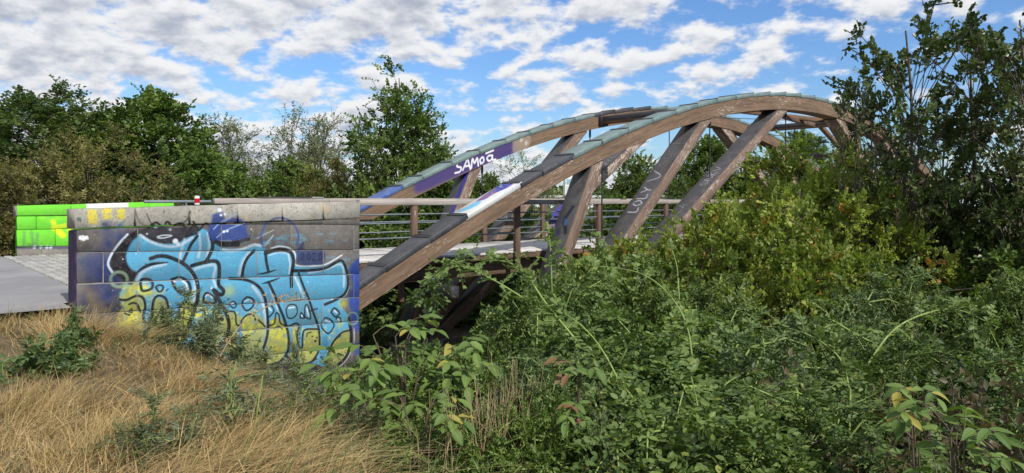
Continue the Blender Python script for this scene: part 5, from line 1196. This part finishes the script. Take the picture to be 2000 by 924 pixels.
# ------------------------------------------------------------ dry grass, weeds and stalks
def grass_density_ok(x, y):
    s_, t_ = st(x, y); a = (np.stack([x - PL[0], y - PL[1]], -1) @ WD); d = (np.stack([x - PL[0], y - PL[1]], -1) @ WN)
    behind = (a > -.1) & (a < WL + .1) & (d < .03) & (d > -.6); road = (s_ < -1.6) & (t_ < 3.18) & (t_ > -6.4)
    return ~behind & ~road & ~((a > .15) & (a < WL) & (d > 0) & (d < .55) & (np.sin(x * 37 + y * 53) > -.4))
def blades(name, n, area, hrange, m, width=.0035, lean=(.5, .25), seed=0, bend=.5, nseg=3, clump=.0, kind='stuff', parent=None, dens=None, tone=(.5, .2)):
    rg = np.random.default_rng(seed); xa, xb, ya, yb = area
    if clump:
        nc = max(1, int(n / 22)); cx = rg.uniform(xa, xb, nc); cy = rg.uniform(ya, yb, nc); ci = rg.integers(0, nc, n); x = cx[ci] + rg.normal(size=n) * clump; y = cy[ci] + rg.normal(size=n) * clump
        cl = rg.normal(size=(nc, 2)) * .35; ctn = rg.normal(size=nc) * .22
    else: x = rg.uniform(xa, xb, n); y = rg.uniform(ya, yb, n); ci = np.zeros(n, int); cl = np.zeros((1, 2)); ctn = np.zeros(1)
    k_ = grass_density_ok(x, y)
    if dens is not None: k_ &= rg.random(n) < dens(x, y)
    x, y, ci = x[k_], y[k_], ci[k_]; n = len(x)
    sw = np.sin(x * 1.7 + y * .9) * .5 + np.sin(x * .8 - y * 1.9 + 2) * .5
    h = rg.uniform(*hrange, n) * (1 + .25 * sw); L = np.stack([lean[0] + .55 * sw + rg.normal(size=n) * .5 + cl[ci, 0], lean[1] + rg.normal(size=n) * .35 + cl[ci, 1]], 1)
    z0 = gz(x, y) - .02; rows_ = []
    wd = width * rg.uniform(.6, 1.4, n); pa = rg.uniform(0, 3.14, n); pd = np.stack([np.cos(pa), np.sin(pa)], 1)
    for i in range(nseg + 1):
        f = i / nseg; q = np.stack([x + L[:, 0] * h * f ** (1 + bend), y + L[:, 1] * h * f ** (1 + bend), z0 + h * (f - .35 * f ** 2.2 * np.clip(np.hypot(L[:, 0], L[:, 1]), 0, 1.6))], 1)
        ww = (wd * (1 - f * .85))[:, None]; rows_ += [q + np.append(0, 0) [0] * 0 + np.concatenate([pd * ww, np.zeros((n, 1))], 1), q - np.concatenate([pd * ww, np.zeros((n, 1))], 1)]
    V = np.stack(rows_, 1).reshape(-1, 3); b = np.arange(n)[:, None] * (2 * (nseg + 1)); Fq = np.concatenate([b + [2 * i, 2 * i + 1, 2 * i + 3, 2 * i + 2] for i in range(nseg)], 1).reshape(-1, 4)
    v = np.clip(rg.normal(tone[0], tone[1], n) + ctn[ci], 0, 1)
    me = mesh(name, V, Fq, m, v=np.repeat(v, nseg), v2=np.repeat(rg.random(n), nseg)); o = ob(name, me, parent)
    if kind: tag(o, kind=kind)
    return o
M_STRAW = leafmat('straw', (.22, .125, .045), (.60, .43, .21), (.14, .15, .06), .08, tr=.2, rough=.7)
M_STRAW2 = leafmat('matted_straw', (.13, .08, .035), (.36, .235, .11), (.10, .11, .05), .12, tr=.15, rough=.8)
M_GREEN = leafmat('green_grass', (.06, .10, .03), (.13, .18, .05), (.30, .23, .10), .15, tr=.25, rough=.6)
left = lambda x, y: 1 - sstep(-.55, .0, x + .178 * y)
tag(blades('matted_grass', 34000, (-6.5, 1.2, 2.6, 11.5), (.05, .15), M_STRAW2, .0045, (.6, .1), 1, dens=left, clump=.10), 'matted brown dry grass covering the slope below the wall')
tag(blades('dry_grass', 30000, (-6.8, 1.0, 2.6, 11), (.08, .24), M_STRAW, .0030, (.9, .15), 2, dens=lambda x, y: left(x, y) * (.25 + .75 * (np.sin(x * 2.3 + 1) * np.sin(y * 1.9 + x) > -.15)), clump=.07), 'tall straw coloured grass bent to the right')
tag(blades('near_dry_grass', 9000, (-4.2, .3, 3.0, 5.2), (.18, .36), M_STRAW, .0026, (1.0, .1), 3, clump=.06, dens=left, tone=(.8, .2)), 'long straw coloured grass at the bottom edge')
tag(blades('broken_straw', 12000, (-6.5, .6, 2.8, 11), (.08, .22), M_STRAW, .0035, (0., -.3), 9, dens=left, clump=.2, bend=.1, tone=(.75, .25)), 'broken dry stalks lying over the grass')
tag(blades('green_shoots', 12000, (-6.5, .6, 2.8, 11), (.06, .20), M_GREEN, .003, (.4, .1), 8, dens=lambda x, y: left(x, y) * (np.sin(x * 1.9 + y * 1.1 + 1.2) * np.sin(y * 2.3 - x) > .25), clump=.10), 'patches of short green grass among the straw')
tag(blades('road_verge_grass', 6000, (-9, -4.2, 5.0, 9.5), (.10, .30), M_STRAW, .003, (.3, .1), 4, clump=.05), 'dry grass along the asphalt edge')
tag(blades('green_verge_grass', 2500, (-7, -4.4, 5.5, 7.8), (.06, .16), M_GREEN, .003, (.3, .1), 5, clump=.05), 'short green grass by the asphalt edge')
fg = lambda x, y: (st(x, y)[0] < -4.6).astype(float)
tag(blades('far_verge_grass', 16000, (-26, -9, 14, 34), (.15, .5), M_STRAW, .008, (.3, .1), 6, clump=.15, dens=fg), 'dry grass beyond the road')
tag(blades('bank_grass', 16000, (-1.5, 10, 3, 14), (.15, .45), M_GREEN, .004, (.2, .1), 7, clump=.12), 'green undergrowth on the bank')
# tufts one can tell apart
def tuft(label, x, y, Z, n, h, seed, lean=(.5, -.1), m=None, sp=.06, w=.003):
    p = px(x, y, Z); o = empty('grass_tuft', (p.x, p.y, float(gz(p.x, p.y)))); tag(o, label, 'grass tuft', 'separate tufts of dry grass'); bpy.context.view_layer.update()
    b = blades('blades', n, (p.x - sp, p.x + sp, p.y - sp, p.y + sp), (h * .6, h), m or M_STRAW, w, lean, seed, kind=None, tone=(.75, .15)); adopt(b, o); b['kind'] = 'stuff'
tuft('pale dry grass tuft at the left end of the graffiti wall beside the asphalt', 112, 640, 7.1, 260, .52, 31, (.1, 0), sp=.13)
tuft('golden dry grass tuft leaning against the lower left of the graffiti wall', 190, 680, 7.4, 420, .50, 32, (.9, 0), sp=.16)
tuft('dry grass tuft under the left part of the graffiti', 255, 710, 7.6, 300, .40, 33, (.9, .1), sp=.16)
for i, (x, y, Z, n, h, l) in enumerate([(60, 740, 5.2, 420, .42, 'upright golden tuft at the left edge below the green weeds'), (250, 800, 4.6, 380, .34, 'golden tuft in the left foreground'), (150, 850, 4.2, 420, .36, 'pale tuft at the bottom left corner'),
                              (480, 850, 4.3, 380, .34, 'golden tuft near the bottom edge below the wall'), (640, 790, 5.0, 380, .40, 'golden tuft left of the broad leaved saplings'), (380, 745, 5.8, 320, .32, 'rust coloured tuft in the middle of the slope')]):
    tuft(l, x, y, Z, n, h, 60 + i, (.8, -.1), sp=.22, w=.0028)
def stalks(label, x, ytop, Z, n, wpx, seed, m):
    rg = np.random.default_rng(seed); p = px(x, ytop, Z); g0 = float(gz(p.x, Z)) - .05; o = empty('dry_stalks', (p.x, Z, g0)); tag(o, label, 'dry stalks', 'clumps of bare dry stalks'); tl = []
    H = p.z - g0
    for i in range(n):
        bx, by = rg.normal(size=2) * wpx / F * Z * .4; e = (bx * 1.4 + rg.normal() * .08, by, H * rg.uniform(.65, 1.02)); q = bez((bx, by, 0), (bx * 1.1, by, H * .5), e, 6); tl.append((q, np.linspace(.0035, .0014, 6)))
        for k_ in range(3):
            f = rg.integers(2, 5); d = rg.normal(size=3) * .06; d[2] = abs(d[2]) + .05; tl.append((np.array([q[f], q[f] + d]), np.array([.0015, .0008])))
    ob('stalk', tubes('stalk', tl, m, False, k=3), o)
M_STALK = plain('pale_dry_stalk', (.42, .31, .17), .8, 0, .35, 12.)
stalks('cluster of upright tan stalks between the saplings and the rose bushes', 965, 745, 4.5, 60, 70, 41, M_STALK)
stalks('thin tan stalks standing left of the brown leafed sapling', 1010, 690, 4.9, 30, 60, 42, M_STALK)
stalks('few pale stalks in front of the broad leaved saplings', 870, 760, 4.2, 14, 60, 43, M_STALK)
# weeds along the wall foot and in the grass
for lib, x, yt, Z, w_, l in [
    ('mugwort', 310, 620, 7.9, 110, 'feathery grey green weed covering the lower middle of the graffiti, left'),
    ('mugwort2', 365, 565, 8.1, 160, 'tallest feathery weed in front of the middle of the graffiti'),
    ('mugwort', 420, 640, 8.2, 120, 'feathery weed at the wall foot left of the arching dry stem'),
    ('mugwort2', 475, 650, 8.5, 170, 'bushy grey green weed at the wall foot right of the arching dry stem'),
    ('mugwort', 515, 700, 8.3, 120, 'low weed below the right half of the graffiti'),
    ('mugwort2', 578, 640, 9.0, 45, 'slender brownish weed spike in front of the last graffiti letter'),
    ('mugwort', 635, 690, 8.6, 100, 'thin weed by the right corner of the graffiti wall'),
    ('mugwort2', 280, 640, 7.4, 120, 'weed among dry grass in front of the left graffiti letters'),
    ('nettle', 150, 600, 7.0, 60, 'dark green leafy weed climbing at the left end of the graffiti wall'),
    ('nettle', 85, 655, 6.6, 80, 'green weed in the grass beside the asphalt'),
    ('nettle', 30, 668, 6.2, 130, 'spreading green weed at the left edge of the view'),
    ('nettle', 140, 650, 6.3, 90, 'low green weed under the pale grass tuft'),
    ('mugwort', 430, 735, 4.6, 330, 'grey green weed in the foreground grass, left of centre'),
    ('mugwort2', 310, 770, 4.2, 220, 'grey green weed at the bottom edge in the straw'),
    ('mugwort', 530, 770, 4.8, 220, 'low green weed in the foreground grass below the wall'),
    ('mugwort2', 600, 725, 5.4, 260, 'green weed in the dry grass between the wall and the saplings'),
    ('mugwort2', 700, 770, 4.6, 130, 'grassy weed left of the lowest sapling'),
    ('mugwort', 1000, 720, 4.9, 100, 'feathery weed behind the upright tan stalks'),
    ('mugwort2', 1180, 800, 4.2, 120, 'feathery weed at the foot of the brown leafed sapling'),
]: plant(lib, 'weed_plant', x, yt, Z, w_, l, 'weed', 'weeds growing in the dry grass')
# arching dry stem across the wall
def dry_stem():
    pts = [(405, 770), (420, 720), (445, 670), (480, 625), (520, 600), (560, 588), (600, 583)]; q = cr([px(x, y, z_) for (x, y), z_ in zip(pts, np.linspace(7.6, 8.1, 7))], 6)
    rg = np.random.default_rng(3); o = empty('dry_weed', q[0]); tag(o, 'long dry pale stem arching to the right across the graffiti', 'dry weed'); bpy.context.view_layer.update(); tl = [(q, np.linspace(.009, .004, len(q)))]; P = []
    for i in range(90):
        j = rg.integers(0, 14) if i < 45 else rg.integers(len(q) - 16, len(q)); d = rg.normal(size=3) * .06; d[2] = abs(d[2]); e = q[j] + d; tl.append((np.array([q[j], e]), np.array([.002, .001]))); P.append(e)
    adopt(tubes('stem', tl, M_STALK, k=5), o); P = np.array(P).repeat(3, 0); n = len(P)
    adopt(ob('withered_foliage', crown_mesh('w', rg, P, unit(rg.normal(size=(n, 3))), unit(rg.normal(size=(n, 3))), .025, .007, 'kite', .6, M_STRAW)), o)
dry_stem()

# ------------------------------------------------------------ far buildings glimpsed between the trees
M_PANEL = plain('white_cladding', (.70, .73, .74), .5, 0, .08); M_GLASS = metal_mat('pale_glass', (.22, .34, .42), (.34, .46, .54), rough=.25, metal=.1)
def cuboid(name, x0, x1, y0, y1, z0, z1, m, par=None, bev=0): return hexa(name, [(x0, y0, z0), (x1, y0, z0), (x1, y1, z0), (x0, y1, z0), (x0, y0, z1), (x1, y0, z1), (x1, y1, z1), (x0, y1, z1)], m, par, bev)
Z = 130.; X0, X1 = (1104 - 1000) / F * Z, (1150 - 1000) / F * Z; zt2 = 1.2 + (HZ - 345) / F * Z
tb = empty('tower_building', ((X0 + X1) / 2, Z, -.8)); tag(tb, 'small white glazed tower seen between the arch and the first near strut', 'building')
def ad2(o, par=tb): bpy.context.view_layer.update(); return adopt(o, par)
ad2(cuboid('tower_wall', X0, X1, Z, Z + 5, -.8, zt2, M_PANEL)); ad2(cuboid('roof_box', X0 + 1.2, X0 + 2.0, Z + 1, Z + 3, zt2, zt2 + .8, M_PANEL)); 
for i in range(2):
    for j in range(4):
        xa = X0 + .25 + i * (X1 - X0 - .3) / 2; za = zt2 - .45 - (j + 1) * 1.25 + .3
        ad2(cuboid('window', xa, xa + (X1 - X0) / 2 - .4, Z - .05, Z + .05, za, za + .95, M_GLASS if j == 0 else plain('pale_panel', (.55, .58, .56), .5, 0, .1)))
hb = empty('hall_building', (10, 150, -.8)); tag(hb, 'low white hall on the horizon behind the deck railing', 'building')
ad2(cuboid('hall_wall', 4, 52, 150, 170, -.8, 1.6, M_PANEL), hb); ad2(cuboid('hall_roof', 3.5, 52.5, 149.5, 170.5, 1.6, 2.1, plain('light_grey_roof', (.5, .5, .52), .6)), hb)
for i in range(12): ad2(cuboid('window', 6 + i * 3.8, 8.2 + i * 3.8, 149.94, 150.05, -.1, 1.0, M_GLASS), hb)
hb2 = empty('hall_building', (75, 110, -.8)); tag(hb2, 'pale grey roofed hall between the alders at the right edge', 'building')
ad2(cuboid('hall_wall', 66, 96, 110, 125, -.8, -1 + 1.2, plain('ochre_render', (.42, .34, .18), .9)), hb2)
ad2(hexa('hall_roof', [(65, 109, .2), (97, 109, .2), (97, 126, .2), (65, 126, .2), (65, 116, 1.4), (97, 116, 1.4), (97, 119, 1.4), (65, 119, 1.4)], plain('pale_sheet_roof', (.55, .57, .62), .5), None, 0), hb2)
# a far wood that reads as one mass along the horizon
rg = np.random.default_rng(9); n = 26000; xx = rg.uniform(-260, 420, n); yy = 190 + rg.uniform(0, 30, n) + np.abs(xx) * .1; hh = (4.5 + 2 * np.sin(xx * .11) + 1.5 * np.sin(xx * .31 + 1)) * np.clip(rg.random(n), .02, 1) ** .6
P = np.stack([xx, yy, hh - .8], 1); V, Fq, k_ = leaf_geo(P, unit(rg.normal(size=(n, 3))), unit(rg.normal(size=(n, 3))), rg.uniform(1., 2., n), rg.uniform(.5, .9, n), 'kite')
tag(ob('distant_wood', mesh('distant_wood', V, Fq, L_DARK, v=np.repeat(rg.random(n), k_), v2=np.repeat(rg.random(n), k_))), 'far off wood along the horizon', kind='stuff')
